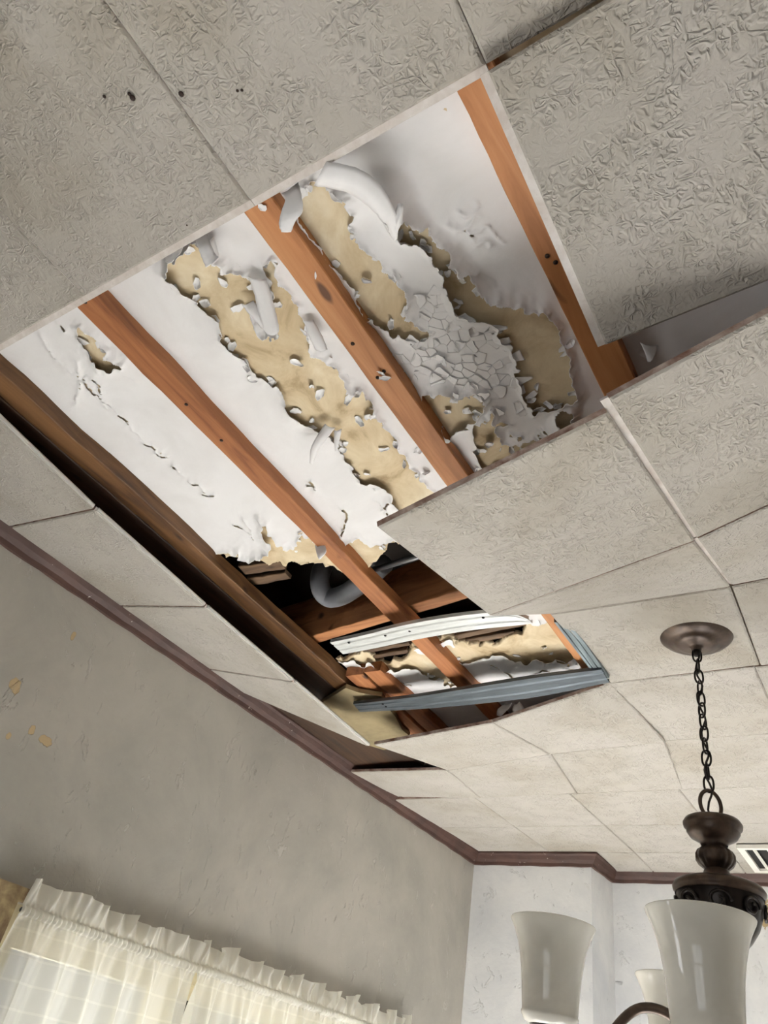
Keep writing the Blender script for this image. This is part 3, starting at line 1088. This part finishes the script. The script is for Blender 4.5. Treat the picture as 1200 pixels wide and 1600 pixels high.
def smooth_path(p, k=6):
    out = []
    for i in range(len(p) - 1):
        p0, p1, p2, p3 = p[max(i - 1, 0)], p[i], p[i + 1], p[min(i + 2, len(p) - 1)]
        for j in range(k):
            u = j / k
            out.append(.5 * ((2 * p1) + (p2 - p0) * u + (2 * p0 - 5 * p1 + 4 * p2 - p3) * u * u + (3 * p1 - p0 - 3 * p2 + p3) * u ** 3))
    out.append(p[-1])
    return out


tag(MB().tube(smooth_path(pts), .030, 16).build('drain_pipe', MT['pipe'], smooth=True), 'dull grey bent drain pipe inside the black hole', 'pipe')
tag(MB().tube([at_h(560, 897, 1.075), at_h(720, 850, 1.075)], .0085, 14).build('conduit_pipe', MT['pipe_dark'], smooth=True), 'thin grey straight pipe disappearing behind the hanging tile', 'pipe')
# broken laths
LG = 'broken laths around the hole'


def lath(pa, pb, w_, h, label, seed):
    a, b = uv_h(*pa, h), uv_h(*pb, h)
    return plank('lath', a, b, w_, w_ * .9, h, h + .012, MT['lath'], label, 'lath', seg=10, jit=.0022, seed=seed, group=LG)


lath((378, 892), (442, 884), .040, 1.060, 'broken grey brown lath end at the near left corner of the hole', 20)
lath((392, 910), (450, 900), .034, 1.064, 'second broken lath behind the near left corner of the hole', 21)
for i, (a, b) in enumerate([((548, 1022), (640, 1006)), ((552, 1032), (638, 1018)), ((694, 1000), (822, 974)), ((706, 1008), (806, 990))]):
    lath(a, b, .022, 1.052, ['dark lath stub just below the whitish metal channel, left of the strip', 'dark lath stub under the first one, left of the strip', 'dark lath just below the whitish metal channel, right of the strip', 'dark lath under the first one, right of the strip'][i], 22 + i)  # every lath uses the same grey-brown wood


# metal channels
def channel(name, rows, mat, label, th=.0015, ridge=.004, holes=()):
    """folded sheet-metal strip; rows of (near px, far px, h)"""
    vs, fs = [], []
    prof = [(0, -.010), (0, 0), (.18, 0), (.24, -.003), (.30, 0), (.62, 0), (.68, -.003), (.74, 0), (1, 0), (1, -.010)]
    A = smooth_path([at_h(*r_[0], r_[2]) for r_ in rows])
    B = smooth_path([at_h(*r_[1], r_[2]) for r_ in rows])
    for a, b in zip(A, B):
        for (t, z) in prof:
            p = a.lerp(b, t)
            p.z -= z
            vs.append(p)
    k = len(prof)
    for i in range(len(A) - 1):
        for j in range(k - 1):
            fs.append((i * k + j, i * k + j + 1, (i + 1) * k + j + 1, (i + 1) * k + j))
    org = vs[len(vs) // 2].copy()
    o = mesh(name, [v - org for v in vs], fs, mat, None, org)
    md = o.modifiers.new('thickness', 'SOLIDIFY')
    md.thickness = th
    md.offset = 0
    tag(o, label, 'metal channel')
    for (x, y, h) in holes:
        p = at_h(x, y, h) - org
        MB().lathe([(0, .0), (.0042, .0), (.003, -.002), (0, -.0022)], 10).build('screw', MT['black'], o, p, True)
    return o


channel('metal_channel', [((516, 1004), (536, 1022), .972), ((570, 992), (588, 1012), .972), ((640, 975), (655, 998), .971), ((720, 962), (732, 985), .972), ((790, 957), (806, 977), .978), ((826, 968), (832, 974), .984)],
        MT['metal_white'], 'whitish bowed metal channel with screw holes below the hole', holes=[(602, 993, .971), (640, 986, .971), (545, 1004, .971), (755, 965, .974)])
channel('metal_channel', [((552, 1100), (562, 1112), .968), ((640, 1090), (650, 1108), .967), ((730, 1076), (742, 1100), .967), ((830, 1060), (842, 1088), .972), ((940, 1046), (952, 1066), .982)],
        MT['metal_grey'], 'dark grey metal channel along the far edge of the opening', holes=[(598, 1100, .966), (603, 1104, .966)])
channel('metal_channel', [((866, 972), (888, 974), .993), ((886, 998), (910, 1000), .991), ((906, 1024), (930, 1028), .989), ((930, 1056), (952, 1060), .987)],
        MT['metal_side'], 'blue grey weathered metal channel at the right end of the opening')


# ------------------------------------------------------------------ ceiling tiles
TS = .385
XG = lambda k: -.218 + TS * k
YG = lambda k: .28 + TS * k


def tile_mesh(NL, NR, FR, FL, org, n=6, th=.0125, sag=0.0, far_flange=False, left_flange=False, cut=None):
    """slab from four bottom corners (world); bevelled rim; sides stained fibre"""
    NL, NR, FR, FL = [Vector(p) for p in (NL, NR, FR, FL)]
    up = (NR - NL).cross(FL - NL).normalized()
    if up.z < 0:
        up = -up
    b = .009
    ts = [0, b] + [b + (1 - 2 * b) * i / n for i in range(1, n)] + [1 - b, 1]
    N = len(ts)
    vs, fs, fm = [], [], []
    for j, v in enumerate(ts):
        for i, u in enumerate(ts):
            p = NL.lerp(NR, u).lerp(FL.lerp(FR, u), v)
            p = p - up * sag * math.sin(math.pi * u) * math.sin(math.pi * v)
            if i in (0, N - 1) or j in (0, N - 1):
                p = p + up * .0028
            vs.append(p - org)
    for j in range(N - 1):
        for i in range(N - 1):
            fs.append((j * N + i, (j + 1) * N + i, (j + 1) * N + i + 1, j * N + i + 1))
            fm.append(0)
    rim = [i for i in range(N)] + [j * N + N - 1 for j in range(1, N)] + [(N - 1) * N + i for i in range(N - 2, -1, -1)] + [j * N for j in range(N - 2, 0, -1)]
    sides = [1] * (N - 1) + [2] * (N - 1) + [1] * (N - 1) + [2] * (N - 1)
    base = len(vs)
    for k in rim:
        vs.append(Vector(vs[k]) + up * (th - .0028))
    R = len(rim)
    for k in range(R):
        fs.append((rim[k], rim[(k + 1) % R], base + (k + 1) % R, base + k))
        fm.append(sides[k])
    fs.append(tuple(base + k for k in range(R)))
    fm.append(1)

    def flange(a, b_, out):
        o_ = (out - up * out.dot(up)).normalized() * .012
        q = [a + up * .005, b_ + up * .005, b_ + up * .005 + o_, a + up * .005 + o_]
        q = q + [p + up * .004 for p in q]
        s = len(vs)
        vs.extend([p - org for p in q])
        for f_ in [(0, 1, 2, 3), (7, 6, 5, 4), (0, 4, 5, 1), (1, 5, 6, 2), (2, 6, 7, 3), (3, 7, 4, 0)]:
            fs.append(tuple(s + i for i in f_))
            fm.append(2)
    if far_flange:
        flange(FL, FR, FL - NL)
    if left_flange:
        flange(NL, FL, NL - NR)
    return vs, fs, fm


TILE_M = [MT['tile'], MT['tile_edge'], MT['tile_edge_white']]


def warped_tile(NL, NR, FR, FL, label=None, **kw):
    pts = [W(*p) for p in (NL, NR, FR, FL)]
    org = sum(pts, Vector()) / 4
    vs, fs, fm = tile_mesh(*pts, org, **kw)
    o = mesh('ceiling_tile', vs, fs, TILE_M, ceiling, org, False, fm)
    if label:
        o['label'] = label
    return o


g = .0008
flat_me = {}


def flat_tile(i, j, dh=0.0, far_flange=False):
    x0, x1, y0, y1 = XG(i) + g, XG(i + 1) - g, YG(j) + g, YG(j + 1) - g
    x0, x1, y1 = max(x0, (XW / H) + .02), min(x1, XR / H - .02), min(y1, YB2 / H - .02)
    if y1 - y0 < .03 or x1 - x0 < .03:
        return
    key = (round(x1 - x0, 4), round(y1 - y0, 4), far_flange)
    c = W((x0 + x1) / 2, (y0 + y1) / 2, 1.0)
    if key not in flat_me:
        p = [W(x0, y0, 1), W(x1, y0, 1), W(x1, y1, 1), W(x0, y1, 1)]
        vs, fs, fm = tile_mesh(*p, c, n=1, far_flange=far_flange)
        o = mesh('ceiling_tile', vs, fs, TILE_M, ceiling, c, False, fm)
        flat_me[key] = o.data
    else:
        o = bpy.data.objects.new('ceiling_tile', flat_me[key])
        COL.objects.link(o)
        o.parent = ceiling
        o.location = c
    o.location.z += dh * H
    return o


MISSING = {(-3, 0), (-3, 1), (-3, 2), (-3, 3), (-2, 0), (-2, 1), (-2, 2), (-2, 3), (-1, 0)}
# drooping tiles: corner heights read from how far each corner has come away
L_NL = (-.576, .699, .69)
L_NR = (-.207, .675, .768)
_x, _y = uv_h(765, 962, .785)
L_FL = (_x, _y, .785)
L_FR = (-.186, 1.062, .83)
custom = {
    (0, 0): ((-.213, .279, .972), (.17, .272, .985), (.185, .640, .900), (-.2, .654, .886)),
    (-1, 1): (L_NL, L_NR, L_FR, L_FL),
    (0, 1): ((-.198, .655, .772), (.185, .655, .90), (.2, 1.045, .95), (-.181, 1.058, .832)),
    (-1, 2): ((L_FL[0], L_FL[1] + .003, L_FL[2]), (-.187, 1.066, .83), (-.192, 1.428, .978), (-.600, 1.436, .990)),
    (0, 2): ((-.180, 1.062, .832), (.2, 1.05, .95), (.175, 1.434, 1.0), (-.188, 1.426, .980)),
    (-1, 3): ((-.600, 1.439, .990), (-.193, 1.432, .978), (-.206, 1.815, 1.0), (-.580, 1.82, 1.0)),
    (0, 3): ((-.189, 1.432, .980), (.167, 1.438, 1.0), (.165, 1.82, 1.0), (-.203, 1.818, 1.0)),
    (-3, 4): ((-1.349, 1.85, .89), (-.948, 1.862, .935), (-.907, 2.203, .980), (-1.298, 2.235, .960)),
    (-2, 4): ((-.945, 1.861, .935), (-.579, 1.823, 1.0), (-.537, 2.185, .986), (-.905, 2.202, .980)),
    (-4, 5): ((-1.735, 2.26, .985), (-1.302, 2.238, .962), (-1.345, 2.592, .995), (-1.735, 2.592, 1.015)),
    (-3, 5): ((-1.298, 2.238, .962), (-.905, 2.206, .982), (-.960, 2.59, 1.0), (-1.343, 2.592, .995)),
    (-2, 5): ((-.903, 2.206, .982), (-.540, 2.190, .99), (-.590, 2.59, 1.0), (-.958, 2.59, 1.0)),
}
LB = {(0, 0): 'large tile drooping along its far edge, pale broken left side', (-1, 1): 'tile hanging lowest, dark stained near edge over the opening', (0, 1): 'drooping tile with bright pale left edge',
      (-1, 2): 'tile sloping up from the hanging one', (-3, 4): 'pale loose tile at the far left corner of the opening', (-2, 4): 'pale loose tile at the far right corner of the opening'}
for (i, j), c in custom.items():
    warped_tile(*c, label=LB.get((i, j)), sag=.004 if j < 3 else .002, n=6, left_flange=(i == 0 and j < 3))
for i in range(-4, 5):
    for j in range(-4, 9):
        if (i, j) in MISSING or (i, j) in custom or (i == -4 and 0 <= j <= 4):
            continue
        jit = random.uniform(-.002, .002)
        if j >= 6:
            x0, x1, y0, y1 = max(XG(i) + g, XW / H + .02), XG(i + 1) - g, YG(j) + g, min(YG(j + 1) - g, (YB1 if i < -3 else YB2) / H - .012)
            hh = lambda y: 1.0 + .034 * min(1.0, (y - 2.59) / .75)
            if y1 - y0 > .03:
                warped_tile((x0, y0, hh(y0)), (x1, y0, hh(y0)), (x1, y1, hh(y1)), (x0, y1, hh(y1)), n=1)
            continue
        flat_tile(i, j, jit, far_flange=(j == -1 and i in (-3, -2, -1)))

# strip of tiles along the left wall, free edge hanging, with its bright metal spline
edge_h = lambda y: float(np.interp(y, [.28, .395, .636, 1.053, 1.85], [.972, .966, .937, .915, .888]))
for j in range(0, 4):
    y0, y1 = YG(j) + .002, YG(j + 1) - .002
    fx0 = fx1 = -1.373
    if j == 3:
        y1 = 1.85
        a, b_, c, d = (-1.738, y0, .99), (fx0, y0, edge_h(y0)), (fx1, y1, edge_h(y1)), (-1.735, 1.60, .992)
        warped_tile(a, b_, c, d, label='torn triangular end of the loose tile strip')
    else:
        warped_tile((-1.738, y0, .982 + .003 * j), (fx0, y0, edge_h(y0)), (fx1, y1, edge_h(y1)), (-1.738, y1, .985 + .003 * j))
    p0, p1 = W(fx0 + .004, y0 + .004, edge_h(y0) + .006), W(fx1 + .004, y1 - .004, edge_h(y1) + .006)
    org = (p0 + p1) / 2
    mb = MB()
    d = (p1 - p0)
    s = [(-.002, -.004), (.004, -.006), (.006, 0), (.004, .004), (-.002, .004)]
    vs = [p0 - org + Vector((x, 0, z)) for x, z in s] + [p1 - org + Vector((x, 0, z)) for x, z in s]
    mb.add(vs, [(i, i + 5, (i + 1) % 5 + 5, (i + 1) % 5) for i in range(5)] + [(4, 3, 2, 1, 0), (5, 6, 7, 8, 9)])
    mb.build('metal_spline', MT['spline'], ceiling, org)


# fly spots and a hole in the two nearest tiles
for (x, y, r_) in [(163, 151, .0028), (207, 153, .0046), (202, 147, .003), (283, 147, .0042), (371, 142, .0022), (378, 141, .0022), (965, 302, .0014), (1146, 304, .0022), (292, 352, .0015)]:
    h = .9985 if x < 600 else .93
    if x < 600:
        p = at_h(x, y, .9985)
        MB().lathe([(0, 0), (r_, 0), (r_ * .7, -.0008), (0, -.001)], 9).build('dark_speck', MT['nail'], ceiling, p, True)


# ------------------------------------------------------------------ air vent in the ceiling
vx0, vx1, vy0, vy1 = -.555, -.25, 3.22, 3.56
vent = empty('air_vent', W((vx0 + vx1) / 2, (vy0 + vy1) / 2, .996 + .030))
vent.rotation_euler = (.028, 0, 0)
tag(vent, 'white louvred air vent set in the ceiling near the back wall', 'vent')


def vb(name, x0, x1, y0, y1, h0, h1, mat):
    return MB().box(W(x0, y0, h0 + .030) - vent.location, W(x1, y1, h1 + .030) - vent.location).build(name, mat, vent)


vb('duct_dark_plate', vx0 + .01, vx1 - .01, vy0 + .01, vy1 - .01, .9945, .9975, MT['black'])  # flat black plate stands in for the shaded depth behind the louvres
fw = .024
for q in [(vx0, vx0 + fw, vy0, vy1), (vx1 - fw, vx1, vy0, vy1), (vx0 + fw, vx1 - fw, vy0, vy0 + fw), (vx0 + fw, vx1 - fw, vy1 - fw, vy1)]:
    vb('frame', *q, .984, .998, MT['vent'])
for k in range(5):
    x = vx0 + fw + .03 + k * .05
    o = vb('louvre', -.012, .012, vy0 + fw, vy1 - fw, .988, .9895, MT['vent'])
    me = MB().box((-.014 * H, (vy0 + fw) * H - (vy0 + vy1) / 2 * H, -.001), (.014 * H, (vy1 - fw) * H - (vy0 + vy1) / 2 * H, .001))
    bpy.data.objects.remove(o)
    o = me.build('louvre', MT['vent'], vent, Vector(((x - (vx0 + vx1) / 2) * H, 0, -.006)))
    o.rotation_euler = (0, .6, 0)

# ------------------------------------------------------------------ chandelier
CX, CY = -.312, 1.63
CHB = W(CX, CY, 1.0)
ch = empty('chandelier', CHB)
ch.rotation_euler = (-.0138, .017, 0)
tag(ch, 'bronze chandelier with frosted glass bell shades hanging from a chain', 'chandelier')
hz = lambda h: (h - 1.0 - (.009 if h < .7 else 0)) * H                    # local z for height h
U = H
can = MB().lathe([(0, -.001), (.083 * U, -.001), (.085 * U, -.004), (.083 * U, -.009), (.074 * U, -.018), (.060 * U, -.025), (.049 * U, -.027), (.047 * U, -.031), (.034 * U, -.036), (.018 * U, -.038), (.012 * U, -.040), (.011 * U, -.048), (0, -.049)], 56).build('canopy', MT['bronze'], ch, smooth=True)
stem = MB().lathe([(0, 0), (.009, 0), (.009, -.012), (.006, -.016), (0, -.016)], 20).build('canopy_loop', MT['bronze_dark'], ch, (0, 0, -.047), True)


def link_pts(w_, l_, n=28):
    out = []
    for k in range(n):
        a = 2 * math.pi * k / n
        c, s = math.cos(a), math.sin(a)
        out.append((w_ * math.copysign(abs(c) ** .8, c), 0, l_ * math.copysign(abs(s) ** .85, s)))
    return out


chain_o = empty('chain', (0, 0, 0))
chain_o.parent = ch
top, bot = hz(.955), hz(.632)
NL_ = 12
pitch = (top - bot) / NL_
lm = None
for k in range(NL_):
    z = top - pitch * (k + .5)
    if lm is None:
        o = MB().tube(link_pts(.0098, pitch * .62), .0024, 8, closed=True).build('link', MT['bronze_dark'], chain_o, (0, 0, z), True)
        lm = o.data
    else:
        o = bpy.data.objects.new('link', lm)
        COL.objects.link(o)
        o.parent = chain_o
        o.location = (0, 0, z)
    o.rotation_euler = (0, 0, (math.pi / 2) * (k % 2) + .35 + .12 * k)
wire = [(.006 * math.sin(k * 1.1), .006 * math.cos(k * 1.1), hz(.96) + (hz(.55) - hz(.96)) * k / 30) for k in range(31)]
MB().tube(wire, .0024, 8).build('supply_cord', MT['cord'], ch, smooth=True)
ring = [(.0265 * math.cos(a) * .9, 0, .030 * math.sin(a)) for a in [2 * math.pi * k / 36 for k in range(36)]]
o = MB().tube(ring, .0042, 10, closed=True).build('hanging_ring', MT['bronze'], ch, (0, 0, hz(.603)), True)
o.rotation_euler = (0, 0, .75)


def prof(lst):
    return [(r_ * U, hz(h)) for r_, h in lst]


MB().lathe(prof([(0, .574), (.040, .574), (.052, .570), (.056, .563), (.055, .556), (.049, .550), (.050, .546), (.044, .537), (.032, .530), (.026, .526), (.025, .522)]), 56).build('top_dish', MT['bronze'], ch, smooth=True)
MB().lathe(prof([(.024, .526), (.022, .520), (.025, .516), (.032, .511), (.036, .503), (.036, .494), (.031, .485), (.024, .479), (.021, .476)]), 96, lambda i, a: (.07 * abs(math.cos(a * 7)) - .03) if 2 <= i <= 7 else 0).build('fluted_knob', MT['bronze'], ch, smooth=True)
MB().lathe(prof([(.021, .478), (.024, .472), (.028, .462), (.035, .456), (.046, .452)]), 48).build('neck', MT['bronze'], ch, smooth=True)
MB().lathe(prof([(.044, .454), (.068, .452), (.079, .447), (.083, .440), (.082, .434), (.077, .430), (.079, .427)]), 64).build('bowl_rim', MT['bronze'], ch, smooth=True)
MB().lathe(prof([(.077, .430), (.077, .420), (.073, .400), (.064, .376), (.050, .355), (.034, .338), (.024, .322), (.021, .300)]), 64).build('bowl', MT['bronze_dark'], ch, smooth=True)
for k in range(8):                                # scroll ornaments round the bowl
    a = 2 * math.pi * k / 8 + .2
    pts = []
    for q in range(26):
        t = q / 25 * 4.2 * math.pi * .6
        rr = .020 * (1 - q / 32)
        pts.append((rr * math.cos(t), rr * math.sin(t)))
    path = []
    for (u_, v_) in pts:
        aa = a + u_ / .072
        rad = (.079 - .12 * abs(v_ - .012)) * U
        path.append((rad * math.cos(aa), rad * math.sin(aa), hz(.404) + v_))
    MB().tube(path, .0032, 7).build('scroll', MT['bronze_dark'], ch, smooth=True)
MB().lathe(prof([(.022, .304), (.019, .29), (.019, .22), (.019, .16), (.024, .152), (.030, .146), (.040, .135), (.044, .120), (.040, .100), (.026, .085), (.012, .075), (0, .068)]), 96,
           lambda i, a: 0.16 * abs(math.sin(a * 4 + i * 1.2)) if 1 <= i <= 3 else 0).build('column', MT['bronze_dark'], ch, smooth=True)

RIMH, DROP = .334, .165
SR = .0815
shade_prof = [(SR, 0), (SR * .985, -.004), (SR * .95, -.009), (SR * .885, -.020), (SR * .81, -.037), (SR * .745, -.058), (SR * .695, -.082), (SR * .66, -.108), (SR * .635, -.132), (SR * .62, -.148),
              (SR * .64, -.151), (SR * .635, -.155), (SR * .60, -.159), (SR * .55, -.166), (SR * .4, -.170)]
outer = [(r_ * U, z * U) for r_, z in shade_prof]
inner = [((r_ - .0035) * U, z * U) for r_, z in shade_prof[::-1]]
full = outer + inner
full = full + [(SR * U * .992, .0012)] + [full[0]]
for idx, (ang, rad, RIMH) in enumerate([(-84.6, .290, .322), (-164, .306, .342), (120, .33, .336), (50, .33, .336), (-14, .33, .336)]):
    a = math.radians(ang)
    ex, ey = rad * U * math.cos(a), rad * U * math.sin(a)
    k_ = rad / .33
    P_ = [(.03, .17), (.07 * k_, .205), (.12 * k_, .228), (.165 * k_, .224), (.205 * k_, .190), (.235 * k_, .140), (.27 * k_, .098), (.305 * k_, .088), (rad - .004, .105), (rad, .130), (rad, RIMH - .176)]
    path = smooth_path([Vector((r_ * U * math.cos(a), r_ * U * math.sin(a), hz(h))) for r_, h in P_], 5)
    ao = MB().tube(path, [.0095 - .002 * (k / len(path)) for k in range(len(path))], 12).build('arm', MT['bronze'], ch, smooth=True)
    MB().lathe([(0, 0), (.020, 0), (.036, .006), (.042, .016), (.043, .022), (.040, .022), (.034, .012), (0, .008)], 36).build('cup', MT['bronze_dark'], ao, (ex, ey, hz(RIMH - .178)), True)
    MB().lathe(full, 64).build('shade', MT['shade'], ao, (ex, ey, hz(RIMH)), True)
    MB().lathe([(0, .0), (.013, 0), (.013, .05), (.012, .052), (.017, .07), (.019, .085), (.012, .105), (0, .110)], 20).build('bulb', MT['vent'], ao, (ex, ey, hz(RIMH - .168)), True)


# ------------------------------------------------------------------ curtains on the left window
def curtain(y0, y1, ztop, length, seed, crisp, label):
    span = y1 - y0
    HD, PK = .056, .022                                          # header and rod pocket heights
    rows = list(np.linspace(0, HD, 12)) + [HD + PK * t for t in (.2, .4, .6, .8, 1.0)] + list(HD + PK + np.array([.004, .010, .018, .028, .04, .055])) + list(np.linspace(HD + PK + .08, length, 24))
    n = int(span / .0020)
    s = np.linspace(0, span, n)
    vs, uvs = [], []
    ph1 = s * 2 * np.pi * (17 if crisp else 12) + 7.5 * vn(s * 7, 0 * s, seed)
    phx = s * 2 * np.pi * 37 + 5 * vn(s * 19, 0 * s + 2, seed + 5)
    ph2 = s * 2 * np.pi * 70 + 4 * vn(s * 34, 0 * s + 3, seed + 1)
    ph3 = s * 2 * np.pi * 10 + 7 * vn(s * 5, 0 * s + 7, seed + 2)
    tri = lambda p: 2 / np.pi * np.arcsin(np.sin(p) * .99)
    w1 = tri(ph1) if crisp else np.sin(ph1)
    for v in rows:
        hd = min(1.0, max(0.0, 1 - v / HD)) ** .8
        pk = 1.0 if HD < v < HD + PK else math.exp(-abs(v - HD - PK / 2) / .012)
        bd = max(0.0, v - HD - PK)
        x = XW + .064 + hd * (.017 * w1 + .006 * (tri(phx) if crisp else np.sin(phx)) + .012 * vn(s * 22, 0 * s + v * 25, seed + 3))
        x = x + pk * (.004 + .0065 * np.sin(ph2)) + .004 * math.sin(math.pi * min(1, max(0, (v - HD) / PK))) * (v < HD + PK)
        if bd > 0:
            x = x + (.005 + .030 * (1 - math.exp(-bd / .10))) * (.75 * np.sin(ph3 + .5 * np.sin(bd * 4)) + .4 * np.sin(phx * .8 + 1) * math.exp(-bd / .2) + .25 * np.sin(phx * .53 + 2))
        yy = y0 + s + hd * (.012 if crisp else .007) * np.cos(ph1) + (.010 * np.cos(ph3) * min(1, bd / .1) if bd > 0 else 0)
        zz = ztop - v + hd * (.016 * vn(s * 16, 0 * s + 1, seed + 4) + (.010 if crisp else .004) * tri(ph1 * .5 + 1)) + 0 * s
        vs.append(np.stack([x, yy, zz], 1))
        uvs.append(np.stack([s * 2.0 / .05, 0 * s + v / .05], 1))
    V = np.concatenate(vs)
    m = len(rows)
    fs = [(j * n + i, j * n + i + 1, (j + 1) * n + i + 1, (j + 1) * n + i) for j in range(m - 1) for i in range(n - 1)]
    org = Vector((XW + .062, (y0 + y1) / 2, ztop))
    o = mesh('sheer_curtain', V - np.array(org), fs, MT['sheer'], None, org, True)
    UV = np.concatenate(uvs)
    ul = o.data.uv_layers.new(name='UVMap')
    li = np.empty(len(o.data.loops), np.int32)
    o.data.loops.foreach_get('vertex_index', li)
    ul.data.foreach_set('uv', UV[li].astype(np.float32).ravel())
    return tag(o, label, 'curtain', 'sheer curtains on the left window')


ZC = CZ + .283 * H
curtain(1.115 * H, 1.70 * H, ZC, .95, 1, False, 'sheer white gathered curtain with smooth ruffle, nearer the frame edge')
curtain(1.703 * H, 2.88 * H, ZC + .004, .95, 6, True, 'sheer cream gathered curtain with crumpled ruffle, farther along the rod')
rod = MB().tube([(XW + .056, 1.122 * H, ZC - .067), (XW + .056, 2.9 * H, ZC - .065)], .0055, 12)
tag(rod.build('curtain_rod', MT['metal_grey'], smooth=True), 'thin metal rod threaded through the curtain pockets', 'curtain rod')
